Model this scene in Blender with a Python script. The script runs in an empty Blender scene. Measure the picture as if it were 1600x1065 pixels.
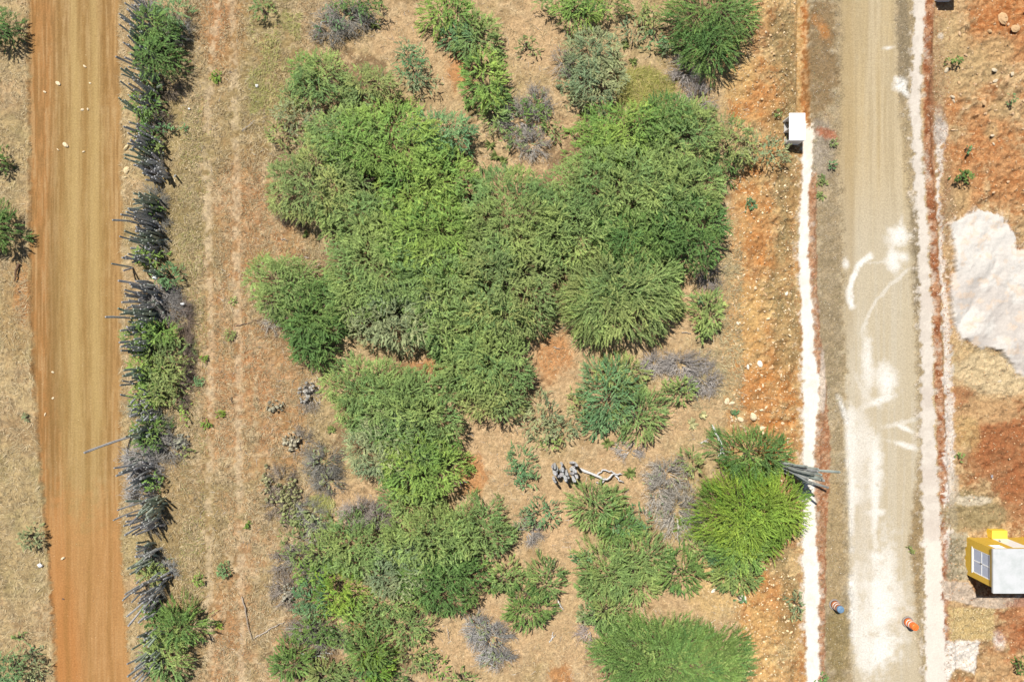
import bpy, math
import numpy as np
R = math.radians
SC = bpy.context.scene
COL = SC.collection
rng = np.random.default_rng(7)

# ------------------------------------------------------------------ camera
CAM_H = 48.0; PX = 22.0; CX, CY = 800.0, 532.5       # 22 photo pixels per metre on the ground
cam_d = bpy.data.cameras.new('camera'); cam = bpy.data.objects.new('camera', cam_d); COL.objects.link(cam)
cam.location = (0, 0, CAM_H); cam.rotation_euler = (0, 0, 0)
cam_d.sensor_width = 36.0; cam_d.lens = 36.0 * CAM_H / (1600 / PX)
cam_d.clip_start = 0.5; cam_d.clip_end = 2500
SC.camera = cam
# ------------------------------------------------------------------ sky, sun, exposure
SUN_EL = R(61); SUN_DIR = (0.5, -0.86)               # ground direction in which shadows fall
n = math.hypot(*SUN_DIR); dx, dy = SUN_DIR[0] / n, SUN_DIR[1] / n
w = bpy.data.worlds.new('World'); SC.world = w; w.use_nodes = True
nt = w.node_tree; bg = nt.nodes['Background']
sky = nt.nodes.new('ShaderNodeTexSky'); sky.sky_type = 'NISHITA'; sky.sun_disc = False
sky.sun_elevation = SUN_EL; sky.sun_rotation = math.atan2(-dx, -dy)
sky.air_density = 1.0; sky.dust_density = 1.0
nt.links.new(sky.outputs[0], bg.inputs[0]); bg.inputs[1].default_value = 0.05
sd = bpy.data.lights.new('sun', 'SUN'); sd.energy = 4.9; sd.angle = R(0.53); sd.color = (1.0, 0.955, 0.88)
sun = bpy.data.objects.new('sun', sd); COL.objects.link(sun)
from mathutils import Vector
sun.rotation_euler = Vector((dx * math.cos(SUN_EL), dy * math.cos(SUN_EL), -math.sin(SUN_EL))).to_track_quat('-Z', 'Y').to_euler()
sun.location = (-20, 30, 60)
SC.view_settings.view_transform = 'Standard'; SC.view_settings.look = 'None'
SC.view_settings.exposure = 0.48; SC.view_settings.gamma = 1.0
EXPF = 2.15                                          # displayed linear value / albedo of sunlit flat ground

# ------------------------------------------------------------------ helpers
def W(px, py, h=0.0):
    k = (1 - h / CAM_H) / PX
    return np.array([(px - CX) * k, (CY - py) * k, h])
def lin(c):
    c = np.asarray(c, float) / 255.0
    return np.where(c <= 0.04045, c / 12.92, ((c + 0.055) / 1.055) ** 2.4)
def alb(*c):                                         # albedo of ground that shows as this colour in sun
    return np.minimum(lin(c) / EXPF, 0.86)
def ss(t):
    t = np.clip(t, 0, 1); return t * t * (3 - 2 * t)
def _h(ix, iy, seed):
    n = (ix.astype(np.int64) * 374761393 + iy.astype(np.int64) * 668265263 + seed * 1442695041) & 0xffffffff
    n = ((n ^ (n >> 13)) * 1274126177) & 0xffffffff
    n = (n ^ (n >> 16)) & 0xffffffff
    return (n / 4294967295.0).astype(np.float32)
def vn(x, y, seed=0):
    x = np.asarray(x, float); y = np.asarray(y, float)
    ix = np.floor(x); iy = np.floor(y); fx = x - ix; fy = y - iy
    fx = fx * fx * (3 - 2 * fx); fy = fy * fy * (3 - 2 * fy)
    a = _h(ix, iy, seed); b = _h(ix + 1, iy, seed); c = _h(ix, iy + 1, seed); d = _h(ix + 1, iy + 1, seed)
    return (a + (b - a) * fx) * (1 - fy) + (c + (d - c) * fx) * fy
def fbm(x, y, seed=0, o=4):
    s = 0; a = .5; t = 0
    for i in range(o):
        s = s + a * vn(x * 2 ** i + 17.3 * i, y * 2 ** i - 9.1 * i, seed + i * 31); t += a; a *= .55
    return s / t

def mesh(name, V, F, mat, parent=None, col=None, smooth=False, loc=None):
    V = np.ascontiguousarray(V, dtype=np.float32).reshape(-1, 3)
    me = bpy.data.meshes.new(name)
    if isinstance(F, np.ndarray):
        nf, k = F.shape
        me.vertices.add(len(V)); me.vertices.foreach_set('co', V.ravel())
        me.loops.add(nf * k); me.loops.foreach_set('vertex_index', F.astype(np.int32).ravel())
        me.polygons.add(nf)
        me.polygons.foreach_set('loop_start', np.arange(0, nf * k, k, dtype=np.int32))
        me.polygons.foreach_set('loop_total', np.full(nf, k, dtype=np.int32))
        me.update(calc_edges=True)
    else:
        me.from_pydata([tuple(v) for v in V], [], [tuple(f) for f in F]); me.update()
    if col is not None:
        c4 = np.ones((len(V), 4), np.float32); c4[:, :3] = col
        at = me.color_attributes.new('tint', 'FLOAT_COLOR', 'POINT')
        at.data.foreach_set('color', c4.ravel())
    me.polygons.foreach_set('use_smooth', np.full(len(me.polygons), bool(smooth)))
    me.materials.append(mat)
    o = bpy.data.objects.new(name, me); COL.objects.link(o)
    if parent is not None: o.parent = parent
    if loc is not None: o.location = loc
    return o
def tag(o, label=None, cat=None, group=None, kind=None):
    if label: o['label'] = label
    if cat: o['category'] = cat
    if group: o['group'] = group
    if kind: o['kind'] = kind
    return o
def thing(name, label, cat, loc=(0, 0, 0), group=None):
    o = bpy.data.objects.new(name, None); COL.objects.link(o); o.location = loc; o.empty_display_size = .2
    return tag(o, label, cat, group)
def copy_tree(o, parent=None):
    c = o.copy(); COL.objects.link(c)
    if parent is not None: c.parent = parent
    for ch in list(o.children): copy_tree(ch, c)
    return c

class MB:                                            # collects shapes into one mesh
    def __init__(s): s.V = []; s.F = []; s.C = []; s.n = 0
    def add(s, V, F, C=None):
        V = np.asarray(V, float).reshape(-1, 3); F = np.asarray(F) + s.n
        s.V.append(V); s.F.append(F); s.n += len(V)
        C = np.ones(3) if C is None else np.asarray(C, float)
        s.C.append(np.broadcast_to(C, (len(V), 3)) if C.ndim == 1 else C)
    def build(s, name, mat, parent=None, smooth=False, loc=None):
        return mesh(name, np.concatenate(s.V), np.concatenate(s.F), mat, parent, np.concatenate(s.C), smooth, loc)
def box(x0, x1, y0, y1, z0, z1, bev=0.0):
    # box with chamfered vertical and top edges, as quads
    b = bev
    if b <= 0:
        V = [(x, y, z) for z in (z0, z1) for (x, y) in ((x0, y0), (x1, y0), (x1, y1), (x0, y1))]
        F = [(0, 3, 2, 1), (4, 5, 6, 7), (0, 1, 5, 4), (1, 2, 6, 5), (2, 3, 7, 6), (3, 0, 4, 7)]
        return np.array(V), np.array(F)
    def ring(i, z):
        return [(x0 + i, y0 + b, z), (x0 + b, y0 + i, z), (x1 - b, y0 + i, z), (x1 - i, y0 + b, z),
                (x1 - i, y1 - b, z), (x1 - b, y1 - i, z), (x0 + b, y1 - i, z), (x0 + i, y1 - b, z)]
    V = ring(0, z0) + ring(0, z1 - b) + ring(b * .9, z1)
    F = []
    for r in range(2):
        for k in range(8):
            k2 = (k + 1) % 8; F.append((r * 8 + k, r * 8 + k2, r * 8 + 8 + k2, r * 8 + 8 + k))
    t = 16; F += [(t, t + 1, t + 2, t + 3), (t, t + 3, t + 4, t + 7), (t + 4, t + 5, t + 6, t + 7)]
    F += [(3, 2, 1, 0), (7, 4, 3, 0), (7, 6, 5, 4)]
    return np.array(V), np.array(F)
def tubes(P, Rr, sides=5, ribs=0, ribd=0.0):
    """P (N,K,3) axes, Rr (N,K) radii -> V, F (quads) with collapsed ends"""
    N, K, _ = P.shape
    T = np.gradient(P, axis=1); T /= np.linalg.norm(T, axis=2, keepdims=True) + 1e-9
    ref = np.where(np.abs(T[:, :1, 2:3]) > .8, np.array([1., 0, 0]), np.array([0, 0, 1.]))
    A = np.cross(T, ref); A /= np.linalg.norm(A, axis=2, keepdims=True) + 1e-9
    B = np.cross(T, A)
    th = np.arange(sides) / sides * 2 * math.pi
    f = np.ones(sides)
    if ribs: f = 1 - ribd * (np.arange(sides) % 2)
    V = P[:, :, None] + Rr[:, :, None, None] * f[None, None, :, None] * (np.cos(th)[None, None, :, None] * A[:, :, None] + np.sin(th)[None, None, :, None] * B[:, :, None])
    V = V.reshape(-1, 3)
    i = np.arange(N)[:, None, None] * K * sides; k = np.arange(K - 1)[None, :, None] * sides; s = np.arange(sides)[None, None, :]; s2 = (s + 1) % sides
    F = np.stack([i + k + s, i + k + s2, i + k + sides + s2, i + k + sides + s], -1).reshape(-1, 4)
    return V, F

# ------------------------------------------------------------------ materials
def mat_base(name, rough=.9, spec=.15):
    m = bpy.data.materials.new(name); m.use_nodes = True; b = m.node_tree.nodes['Principled BSDF']
    b.inputs['Roughness'].default_value = rough; b.inputs['Specular IOR Level'].default_value = spec
    return m, m.node_tree, b
def noise(nt, scale, detail=4, rough=.6, vec=None, typ='FBM'):
    t = nt.nodes.new('ShaderNodeTexNoise'); t.inputs['Scale'].default_value = scale; t.inputs['Detail'].default_value = detail; t.inputs['Roughness'].default_value = rough
    if vec is None:
        g = nt.nodes.new('ShaderNodeNewGeometry'); vec = g.outputs['Position']
    nt.links.new(vec, t.inputs['Vector']); return t
def mrange(nt, src, a, b, c, d):
    r = nt.nodes.new('ShaderNodeMapRange'); nt.links.new(src, r.inputs[0])
    for i, v in enumerate((a, b, c, d)): r.inputs[i + 1].default_value = v
    return r
def vscale(nt, csock, fsock):
    v = nt.nodes.new('ShaderNodeVectorMath'); v.operation = 'SCALE'
    nt.links.new(csock, v.inputs[0]); nt.links.new(fsock, v.inputs['Scale']); return v.outputs[0]
def attr(nt):
    a = nt.nodes.new('ShaderNodeAttribute'); a.attribute_name = 'tint'; return a.outputs['Color']

def m_ground(name, fine=1.0, bump=.6):
    m, nt, b = mat_base(name, .95, .1)
    n1 = noise(nt, 9, 6, .7); n2 = noise(nt, 38, 4, .7)
    r1 = mrange(nt, n1.outputs['Fac'], .3, .7, 1 - .36 * fine, 1 + .36 * fine)
    r2 = mrange(nt, n2.outputs['Fac'], .3, .7, 1 - .28 * fine, 1 + .28 * fine)
    mm = nt.nodes.new('ShaderNodeMath'); mm.operation = 'MULTIPLY'; nt.links.new(r1.outputs[0], mm.inputs[0]); nt.links.new(r2.outputs[0], mm.inputs[1])
    nt.links.new(vscale(nt, attr(nt), mm.outputs[0]), b.inputs['Base Color'])
    bp = nt.nodes.new('ShaderNodeBump'); bp.inputs['Distance'].default_value = .03 + .07 * fine ** 2; bp.inputs['Strength'].default_value = bump
    nt.links.new(n1.outputs['Fac'], bp.inputs['Height']); nt.links.new(bp.outputs[0], b.inputs['Normal'])
    return m
def m_attr(name, rough=.85, spec=.15, var=.15, scale=20, transl=0.0, bump=0.0, mul=1.0):
    m, nt, b = mat_base(name, rough, spec)
    n1 = noise(nt, scale, 3, .6); r1 = mrange(nt, n1.outputs['Fac'], .3, .7, mul * (1 - var), mul * (1 + var))
    c = vscale(nt, attr(nt), r1.outputs[0]); nt.links.new(c, b.inputs['Base Color'])
    if bump:
        bp = nt.nodes.new('ShaderNodeBump'); bp.inputs['Distance'].default_value = .02; bp.inputs['Strength'].default_value = bump
        nt.links.new(n1.outputs['Fac'], bp.inputs['Height']); nt.links.new(bp.outputs[0], b.inputs['Normal'])
    if transl:
        t = nt.nodes.new('ShaderNodeBsdfTranslucent'); nt.links.new(c, t.inputs[0])
        mx = nt.nodes.new('ShaderNodeMixShader'); mx.inputs[0].default_value = transl
        nt.links.new(b.outputs[0], mx.inputs[1]); nt.links.new(t.outputs[0], mx.inputs[2])
        nt.links.new(mx.outputs[0], nt.nodes['Material Output'].inputs[0])
    return m
def m_plain(name, c, rough=.7, spec=.3, var=.08, scale=6, stain=None):
    m, nt, b = mat_base(name, rough, spec)
    n1 = noise(nt, scale, 5, .65)
    mx = nt.nodes.new('ShaderNodeMix'); mx.data_type = 'RGBA'
    c = np.asarray(c); s = c * (1 - 2 * var) if stain is None else np.asarray(stain)
    mx.inputs[6].default_value = (*c, 1); mx.inputs[7].default_value = (*s, 1)
    r = mrange(nt, n1.outputs['Fac'], .42, .72, 0, 1); nt.links.new(r.outputs[0], mx.inputs[0])
    nt.links.new(mx.outputs[2], b.inputs['Base Color']); return m

M_ground = m_ground('soil', 1.0, .7); M_road = m_ground('packed_dirt', .6, .35); M_sand = m_ground('white_sand', .28, .6)
M_leaf = m_attr('foliage', .6, .2, .2, 2.2, transl=.2)
M_wood = m_attr('bark', .9, .1, .25, 18)
M_dead = m_attr('dead_wood', .85, .15, .2, 14)
M_cact = m_attr('cactus_skin', .75, .2, .16, 7)
M_stone = m_attr('stone', .9, .15, .14, 9, bump=.5)
M_grass = m_attr('dry_grass', .8, .15, .1, 1.5, transl=.2)
M_plaster = m_plain('white_paint', (.80, .81, .82), .6, .3, .04, 3)
M_conc = m_plain('concrete', (.42, .41, .39), .9, .1, .12, 8)
M_yellow = m_plain('yellow_paint', (.62, .40, .055), .55, .3, .05, 4)
M_yellow2 = m_plain('bright_yellow_paint', (.80, .56, .06), .55, .3, .05, 4)
M_roofw = m_plain('white_roof_coat', (.47, .48, .49), .6, .25, .05, 1.6, stain=(.37, .395, .39))
M_pane = m_plain('frosted_pane', (.42, .47, .60), .25, .5, .05, 5)
M_orange = m_plain('orange_plastic', (.78, .16, .03), .45, .4, .06, 12)
M_dorange = m_plain('faded_orange_plastic', (.40, .13, .05), .5, .35, .1, 12)
M_refl = m_plain('reflective_band', (.78, .72, .66), .35, .5, .05, 20)
M_rubber = m_plain('rubber', (.20, .18, .17), .85, .2, .1, 20, stain=(.30, .26, .22))
M_blue = m_plain('blue_plastic', (.13, .22, .33), .5, .35, .1, 14)
M_metal = m_plain('dark_metal', (.10, .10, .10), .5, .4, .1, 14)
M_plasticw = m_plain('white_plastic', (.8, .8, .8), .4, .4, .03, 12)

# ------------------------------------------------------------------ ground painter (X, Y in photo pixels)
def curve(Y, pts):
    ys, xs = zip(*pts); return np.interp(Y, ys, xs)
G = {}
def prep(X, Y):
    x, y = X / PX, Y / PX
    G['n1'] = fbm(x * .18, y * .18, 1); G['n2'] = fbm(x * .6, y * .6, 2); G['n3'] = fbm(x * 2.2, y * 2.2, 3, 3)
    G['n4'] = fbm(x * 6, y * 6, 4, 3); G['n5'] = vn(x * 14, y * 14, 5)
    G['n6'] = fbm(x * .6, y * .6, 21); G['n7'] = fbm(x * 2.2, y * 2.2, 22, 3)
    G['n8'] = fbm(x * .9, y * .9, 33); G['st3'] = fbm(x * 9, y * .35, 11, 3); G['st'] = fbm(x * 1.6, y * .06, 8, 4); G['st2'] = fbm(x * 5, y * .12, 9, 3)
def band(X, Y, l, r, soft=3, amp=8):
    X = X + (G['n3'] - .5) * amp * 2 + (G['n4'] - .5) * amp
    return ss((X - curve(Y, l)) / soft + .5) * ss((curve(Y, r) - X) / soft + .5)
def blob(X, Y, cx, cy, rx, ry, ang=0, soft=.45, amp=.85):
    a = R(ang); u = (X - cx) * math.cos(a) + (Y - cy) * math.sin(a); v = -(X - cx) * math.sin(a) + (Y - cy) * math.cos(a)
    d = np.sqrt((u / rx) ** 2 + (v / ry) ** 2) + (G['n2'] - .5) * amp + (G['n3'] - .5) * amp * .9 + (G['n4'] - .5) * amp * .5
    return 1 - ss((d - 1 + soft / 2) / soft)
def poly(X, Y, pts, soft=6, amp=6):
    Xw = X + (G['n7'] - .5) * amp * 2 + (G['n4'] - .5) * amp; Yw = Y + (G['n3'] - .5) * amp * 2 + (G['n5'] - .5) * amp * .6
    ins = np.zeros(X.shape, bool); d2 = np.full(X.shape, 1e9)
    for i in range(len(pts)):
        (x0, y0), (x1, y1) = pts[i], pts[(i + 1) % len(pts)]
        c = ((y0 > Yw) != (y1 > Yw)) & (Xw < (x1 - x0) * (Yw - y0) / ((y1 - y0) + 1e-9) + x0); ins ^= c
        t = np.clip(((Xw - x0) * (x1 - x0) + (Yw - y0) * (y1 - y0)) / ((x1 - x0) ** 2 + (y1 - y0) ** 2 + 1e-9), 0, 1)
        d2 = np.minimum(d2, (Xw - x0 - t * (x1 - x0)) ** 2 + (Yw - y0 - t * (y1 - y0)) ** 2)
    d = np.sqrt(d2) * np.where(ins, 1, -1)
    return ss(d / soft + .5)

ROAD_L = ([(-900, 46), (0, 46), (500, 50), (600, 55), (750, 66), (850, 77), (1065, 90), (2000, 110)], [(-900, 184), (0, 185), (300, 190), (600, 188), (850, 188), (960, 195), (1065, 203), (2000, 230)])
ROAD_R = ([(-900, 1315), (0, 1316), (250, 1314), (400, 1318), (620, 1324), (700, 1322), (860, 1330), (1065, 1334), (2000, 1340)], [(-900, 1396), (0, 1397), (150, 1402), (250, 1412), (330, 1420), (500, 1428), (700, 1434), (850, 1420), (1065, 1440), (2000, 1450)])
SAND1 = ([(250, 1252), (300, 1251), (380, 1246), (470, 1250), (560, 1252), (650, 1255), (760, 1254), (850, 1252), (920, 1255), (1000, 1258), (2000, 1262)], [(250, 1272), (300, 1266), (380, 1264), (470, 1269), (560, 1275), (600, 1283), (640, 1278), (700, 1273), (800, 1274), (860, 1278), (920, 1281), (1065, 1281), (2000, 1284)])
SAND2 = ([(-900, 1425), (0, 1427), (100, 1424), (170, 1420), (250, 1426), (350, 1432), (450, 1435), (550, 1438), (650, 1437), (750, 1439), (850, 1441), (950, 1443), (1065, 1445), (2000, 1450)], [(-900, 1448), (0, 1448), (60, 1443), (160, 1438), (250, 1442), (350, 1450), (450, 1456), (550, 1459), (650, 1462), (750, 1467), (850, 1472), (950, 1476), (1065, 1480), (2000, 1484)])
SHEET = [(1484, 352), (1510, 334), (1540, 328), (1562, 338), (1580, 360), (1588, 388), (1640, 395), (1640, 600), (1590, 582), (1560, 548), (1525, 540), (1498, 524), (1484, 490), (1483, 455), (1490, 425)]

def masks(X, Y):
    m = {}
    m['roadL'] = band(X, Y, *ROAD_L, soft=9, amp=5)
    m['roadR'] = band(X, Y, *ROAD_R, soft=12, amp=7)
    m['sand1'] = band(X, Y, [(a, b + 1.2) for a, b in SAND1[0]], [(a, b - 1.2) for a, b in SAND1[1]], soft=3, amp=4.5) * ss((Y - 192 + (G['n4'] - .5) * 30) / 8)
    m['sand2'] = band(X, Y, [(a, b + 1.5) for a, b in SAND2[0]], [(a, b - 1.5) for a, b in SAND2[1]], soft=3, amp=6)
    m['sheet'] = poly(X, Y, SHEET, 4, 5)
    return m
def paint(X, Y, m):
    n1, n2, n3, n4, n5, n6, n7, st, st2 = (G[k] for k in ('n1', 'n2', 'n3', 'n4', 'n5', 'n6', 'n7', 'st', 'st2'))
    C = np.zeros(X.shape + (3,), np.float32)
    def lay(mk, c, op=1.0):
        k = (np.clip(mk, 0, 1) * op)[..., None]; C[...] = C * (1 - k) + np.asarray(c, np.float32) * k
    grassy = alb(216, 190, 142); soil = alb(212, 176, 134); pale = alb(234, 210, 168); dark = alb(162, 134, 94); olive = alb(172, 162, 108); orange = alb(214, 150, 86)
    lay(np.ones(X.shape), grassy)
    lay(ss((n2 - .42) / .2), soil, .6); lay(ss((n6 - .5) / .16), dark, .5); lay(ss((n3 - .52) / .15), pale, .55); lay(ss((n7 - .55) / .12), dark, .6)
    lay(ss((n1 - .52) / .12), olive, .35)
    # field between hedge and thicket
    lay(ss((X - 205) / 15) * ss((480 - X) / 60) * ss((G['n8'] - .47) / .1), alb(172, 146, 102), .45)
    lay(ss((X - 300) / 40) * ss((500 - X) / 60) * ss((.47 - G['n8']) / .08), alb(214, 160, 112), .45)
    f = band(X, Y, [(0, 290), (1065, 300)], [(0, 470), (1065, 470)], 40, 10)
    lay(f * ss((n7 - .5) / .2), alb(178, 144, 104), .5)
    lay(f * ss((n3 - .55) / .12), alb(232, 206, 164), .55)
    lay(blob(X, Y, 280, 300, 55, 120), alb(166, 152, 102), .45); lay(blob(X, Y, 420, 110, 60, 130), alb(172, 158, 104), .45); lay(blob(X, Y, 290, 860, 60, 120), alb(172, 148, 98), .45)
    lay(blob(X, Y, 345, 160, 70, 130), alb(180, 160, 110), .4)
    for a in ((352, 60, 30, 70), (385, 360, 45, 120), (360, 540, 45, 90), (430, 560, 55, 90), (440, 680, 45, 60), (350, 660, 30, 60), (345, 1000, 22, 70), (375, 960, 18, 90), (455, 380, 40, 40), (330, 30, 25, 60)):
        lay(blob(X, Y, *a, soft=.8, amp=.9), alb(206, 142, 92), .36)
    for xs in ([(0, 340), (200, 322), (600, 330), (800, 325), (1065, 330)], [(0, 362), (200, 368), (600, 372), (800, 375), (1065, 378)]):
        d = np.abs(X - curve(Y, xs) + (n3 - .5) * 9)
        lay((1 - ss((d - 3) / 6)) * ss((n7 - .36) / .16) * (.45 + n2), alb(236, 212, 174), .6)
    # open soil among the bushes
    mid_ = ss((X - 470) / 60) * ss((1150 - X) / 50); lay(mid_ * ss((n3 - .3) / .3), alb(232, 198, 152), .5)
    for a in ((760, 690, 60, 75), (870, 570, 45, 60), (640, 60, 50, 45), (840, 60, 45, 60), (700, 110, 40, 60), (650, 570, 60, 22), (880, 870, 35, 70), (860, 800, 60, 50), (990, 730, 70, 60), (1060, 480, 60, 60), (540, 770, 60, 20), (700, 1010, 60, 40), (760, 950, 30, 30), (790, 1000, 50, 50), (860, 240, 60, 60), (1080, 930, 70, 35), (900, 1000, 60, 50), (1070, 650, 60, 40), (560, 940, 25, 40)):
        lay(blob(X, Y, *a, soft=.7, amp=.9), alb(232, 194, 148), .62)
    for a in ((740, 740, 25, 30), (670, 575, 40, 14), (870, 555, 30, 35), (1215, 115, 30, 50), (875, 1055, 22, 18), (560, 975, 14, 25), (720, 105, 22, 35)):
        lay(blob(X, Y, *a, soft=.8), alb(218, 150, 92), .7)
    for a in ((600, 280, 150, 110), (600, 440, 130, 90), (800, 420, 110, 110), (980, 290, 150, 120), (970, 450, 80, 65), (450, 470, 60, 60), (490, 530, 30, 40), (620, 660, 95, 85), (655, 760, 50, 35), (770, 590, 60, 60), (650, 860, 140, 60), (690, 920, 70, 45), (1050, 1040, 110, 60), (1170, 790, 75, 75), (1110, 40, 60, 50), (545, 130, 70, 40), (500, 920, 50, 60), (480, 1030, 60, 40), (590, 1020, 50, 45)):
        lay(blob(X, Y, *a, soft=.4), alb(150, 122, 92), .7)  # leaf litter under the crowns, its brown also painting shade into the gaps
    # left verge
    v = ss((62 - X) / 25); lay(v * ss((n7 - .45) / .2), alb(226, 198, 148), .5); lay(v * ss((n3 - .55) / .15), alb(140, 116, 80), .5)
    lay(blob(X, Y, 25, 470, 25, 90), alb(196, 158, 108), .5); lay(blob(X, Y, 35, 460, 16, 40), alb(206, 136, 76), .5)
    # orange strip
    ob = band(X, Y, [(-200, 1175), (0, 1172), (100, 1135), (170, 1130), (250, 1185), (280, 1150), (420, 1140), (500, 1128), (560, 1135), (700, 1140), (780, 1190), (900, 1150), (1065, 1170), (1300, 1180)], [(-200, 1262), (0, 1262), (180, 1262), (1065, 1262), (1300, 1262)], 14, 12)
    lay(ob, alb(238, 198, 142), .95)
    lay(ob * ss((n6 - .44) / .14), alb(224, 158, 92), .7)
    lay(ob * ss((n2 - .5) / .12), alb(240, 206, 150), .75)
    lay(ob * ss((n4 - .55) / .12), alb(242, 208, 152), .5)
    lay(ob * ss((n7 - .52) / .12), alb(168, 106, 60), .5); lay(ob * ss((G['n8'] - .54) / .1), alb(200, 176, 130), .5)
    for a in ((1180, 345, 35, 85, 0), (1165, 510, 30, 70, 0), (1200, 600, 45, 70, 0), (1190, 160, 50, 30, 0), (1210, 690, 30, 40), (1195, 950, 40, 60), (1235, 330, 8, 40)):
        lay(blob(X, Y, *a, soft=.6), alb(222, 146, 76), .6)
    for a in ((1190, 470, 50, 30), (1170, 530, 25, 45), (1150, 110, 25, 45), (1130, 900, 45, 60), (1190, 1010, 30, 70)):
        lay(blob(X, Y, *a, soft=.7), alb(244, 206, 140), .6)
    for a in ((1230, 290, 18, 70), (1225, 380, 14, 30), (1228, 520, 20, 70), (1225, 60, 25, 45), (1225, 190, 25, 30), (1232, 960, 14, 80), (1215, 870, 20, 30), (1235, 130, 16, 50), (1215, 450, 25, 25)):
        lay(blob(X, Y, *a, soft=.7), alb(168, 146, 102), .7)
    lay(ob * ss((n3 - .5) / .1) * ss((n6 - .4) / .2), alb(236, 196, 136), .55); lay(ob * ss((n7 - .48) / .08) * ss((n4 - .5) / .1), alb(150, 104, 66), .5)
    # trench above the block
    t = band(X, Y, [(-200, 1239), (200, 1244)], [(-200, 1263), (200, 1266)], 2.5, 2.5) * ss((196 - Y) / 8)
    lay(t, alb(228, 182, 120)); lay(t * ss((X - 1253 - (n3 - .5) * 14) / 4), alb(200, 124, 66), .8); lay(t * ss((n4 - .5) / .1), alb(238, 206, 156), .5)
    # gravel verges around the right road
    gv = band(X, Y, [(-200, 1262), (200, 1266), (1300, 1275)], [(-200, 1440), (1300, 1445)], 4, 3)
    lay(gv, alb(204, 182, 142)); lay(gv * ss((n4 - .46) / .12), alb(138, 122, 98), .5); lay(gv * ss((n3 - .52) / .12), alb(216, 198, 166), .5); lay(gv * ss((n7 - .52) / .12), alb(204, 180, 142), .5)
    lay(blob(X, Y, 1283, 90, 24, 110), alb(144, 112, 72), .6); lay(blob(X, Y, 1285, 230, 18, 50), alb(186, 174, 158), .7)
    lay(blob(X, Y, 1300, 440, 18, 190), alb(168, 150, 120), .45)
    lay(blob(X, Y, 1410, 70, 11, 75), alb(148, 134, 110), .6); lay(blob(X, Y, 1427, 420, 12, 90), alb(142, 128, 104), .6)
    lay(blob(X, Y, 1300, 850, 20, 120), alb(196, 170, 126), .7); lay(blob(X, Y, 1425, 850, 14, 120), alb(170, 142, 98), .6); lay(blob(X, Y, 1310, 1000, 20, 60), alb(160, 140, 92), .7)
    lay(blob(X, Y, 1290, 208, 15, 7, 15, soft=1, amp=1.4), alb(206, 126, 88), .8); lay(blob(X, Y, 1284, 45, 9, 20, -30, soft=1.2, amp=1.4), alb(214, 150, 88), .8)
    # brown-red edge right of the first sand strip
    e = band(X, Y, [(250, 1266), (400, 1263), (600, 1276), (700, 1272), (850, 1275), (1065, 1278), (1300, 1280)], [(250, 1276), (400, 1276), (500, 1279), (600, 1292), (720, 1298), (850, 1290), (1065, 1288), (1300, 1290)], 3, 4) * ss((Y - 260) / 20)
    lay(e * (.35 + 1.1 * n7), alb(186, 120, 82), .85); lay(e * ss((n4 - .48) / .1), alb(222, 184, 148), .5)
    lay(blob(X, Y, 1285, 600, 5, 45), alb(244, 226, 206), .9)
    # right road
    r = m['roadR']; Xr = X
    lay(r, alb(218, 195, 152)); lay(r * ss((st - .42) / .2), alb(224, 205, 170), .8); lay(r * ss((st2 - .48) / .16), alb(196, 176, 138), .5)
    lay(r * ss((n3 - .5) / .3), alb(222, 204, 168), .35)
    lay(r * ss((Y - 240) / 160), alb(224, 212, 188), .6); lay(r * ss((Y - 540) / 200) * ss((st - .2) / .4), alb(220, 203, 172), .5); lay(r * ss((Y - 300) / 200) * ss((st2 - .5) / .12), alb(238, 228, 208), .3)
    lay(r * ss((1340 - X) / 10) * ss((600 - Y) / 120), alb(184, 158, 112), .4)
    wh = np.array([.52, .50, .46])
    def arc(cx, cy, rr, a0, a1, wd, op=.8):
        d = np.abs(np.hypot(X - cx, Y - cy) - rr + (n2 - .5) * 10 + (n4 - .5) * 5); a = np.degrees(np.arctan2(Y - cy, X - cx)) % 360
        mk = (1 - ss((d - wd * .4) / wd)) * ss((a - a0) / 8) * ss((a1 - a) / 8); lay(mk * (.55 + .7 * n4), wh, op)
    arc(1388, 455, 62, 150, 250, 5, 1); arc(1500, 560, 160, 190, 245, 3, .45); arc(1365, 520, 110, 250, 300, 2, .3); arc(1350, 470, 200, 60, 85, 4, .45)
    arc(1430, 560, 95, 120, 170, 4, .35); arc(1300, 330, 110, 0, 40, 3, .4)
    for a in ((1405, 368, 17, 14), (1397, 408, 9, 14), (1411, 402, 6, 9), (1322, 413, 6, 8), (1316, 635, 5, 15, -20), (1328, 690, 7, 50), (1331, 780, 5, 70), (1345, 700, 12, 50), (1340, 770, 14, 16), (1366, 805, 5, 60), (1366, 800, 14, 5), (1368, 868, 9, 6), (1360, 912, 16, 6), (1376, 960, 10, 50), (1382, 1010, 18, 20), (1350, 1000, 14, 60), (1385, 600, 14, 26), (1355, 560, 8, 40), (1375, 625, 26, 6, -25), (1412, 668, 14, 3, 25), (1409, 694, 18, 4, 15), (1335, 940, 6, 50), (1365, 730, 12, 40), (1405, 130, 9, 8), (1388, 75, 8, 3, -10), (1372, 950, 30, 90), (1410, 138, 16, 4, 50)):
        k = blob(X, Y, *a, soft=1.6, amp=1.3); lay(k * ss((n3 * .5 + n4 * .5 - .12) / .3), wh, .95)
    lay(blob(X, Y, 1350, 800, 24, 200, soft=1.4) * r * ss((st - .3) / .3), alb(238, 226, 206), .6)
    # left road
    r = m['roadL']
    lay(r, alb(190, 152, 98)); lay(r * ss((st - .4) / .25), alb(202, 168, 116), .7); lay(r * ss((st2 - .5) / .2), alb(172, 134, 84), .5); lay(r * ss((n4 - .5) / .16), alb(164, 128, 82), .28); lay(r * ss((n7 - .5) / .2), alb(206, 172, 124), .3)
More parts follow.
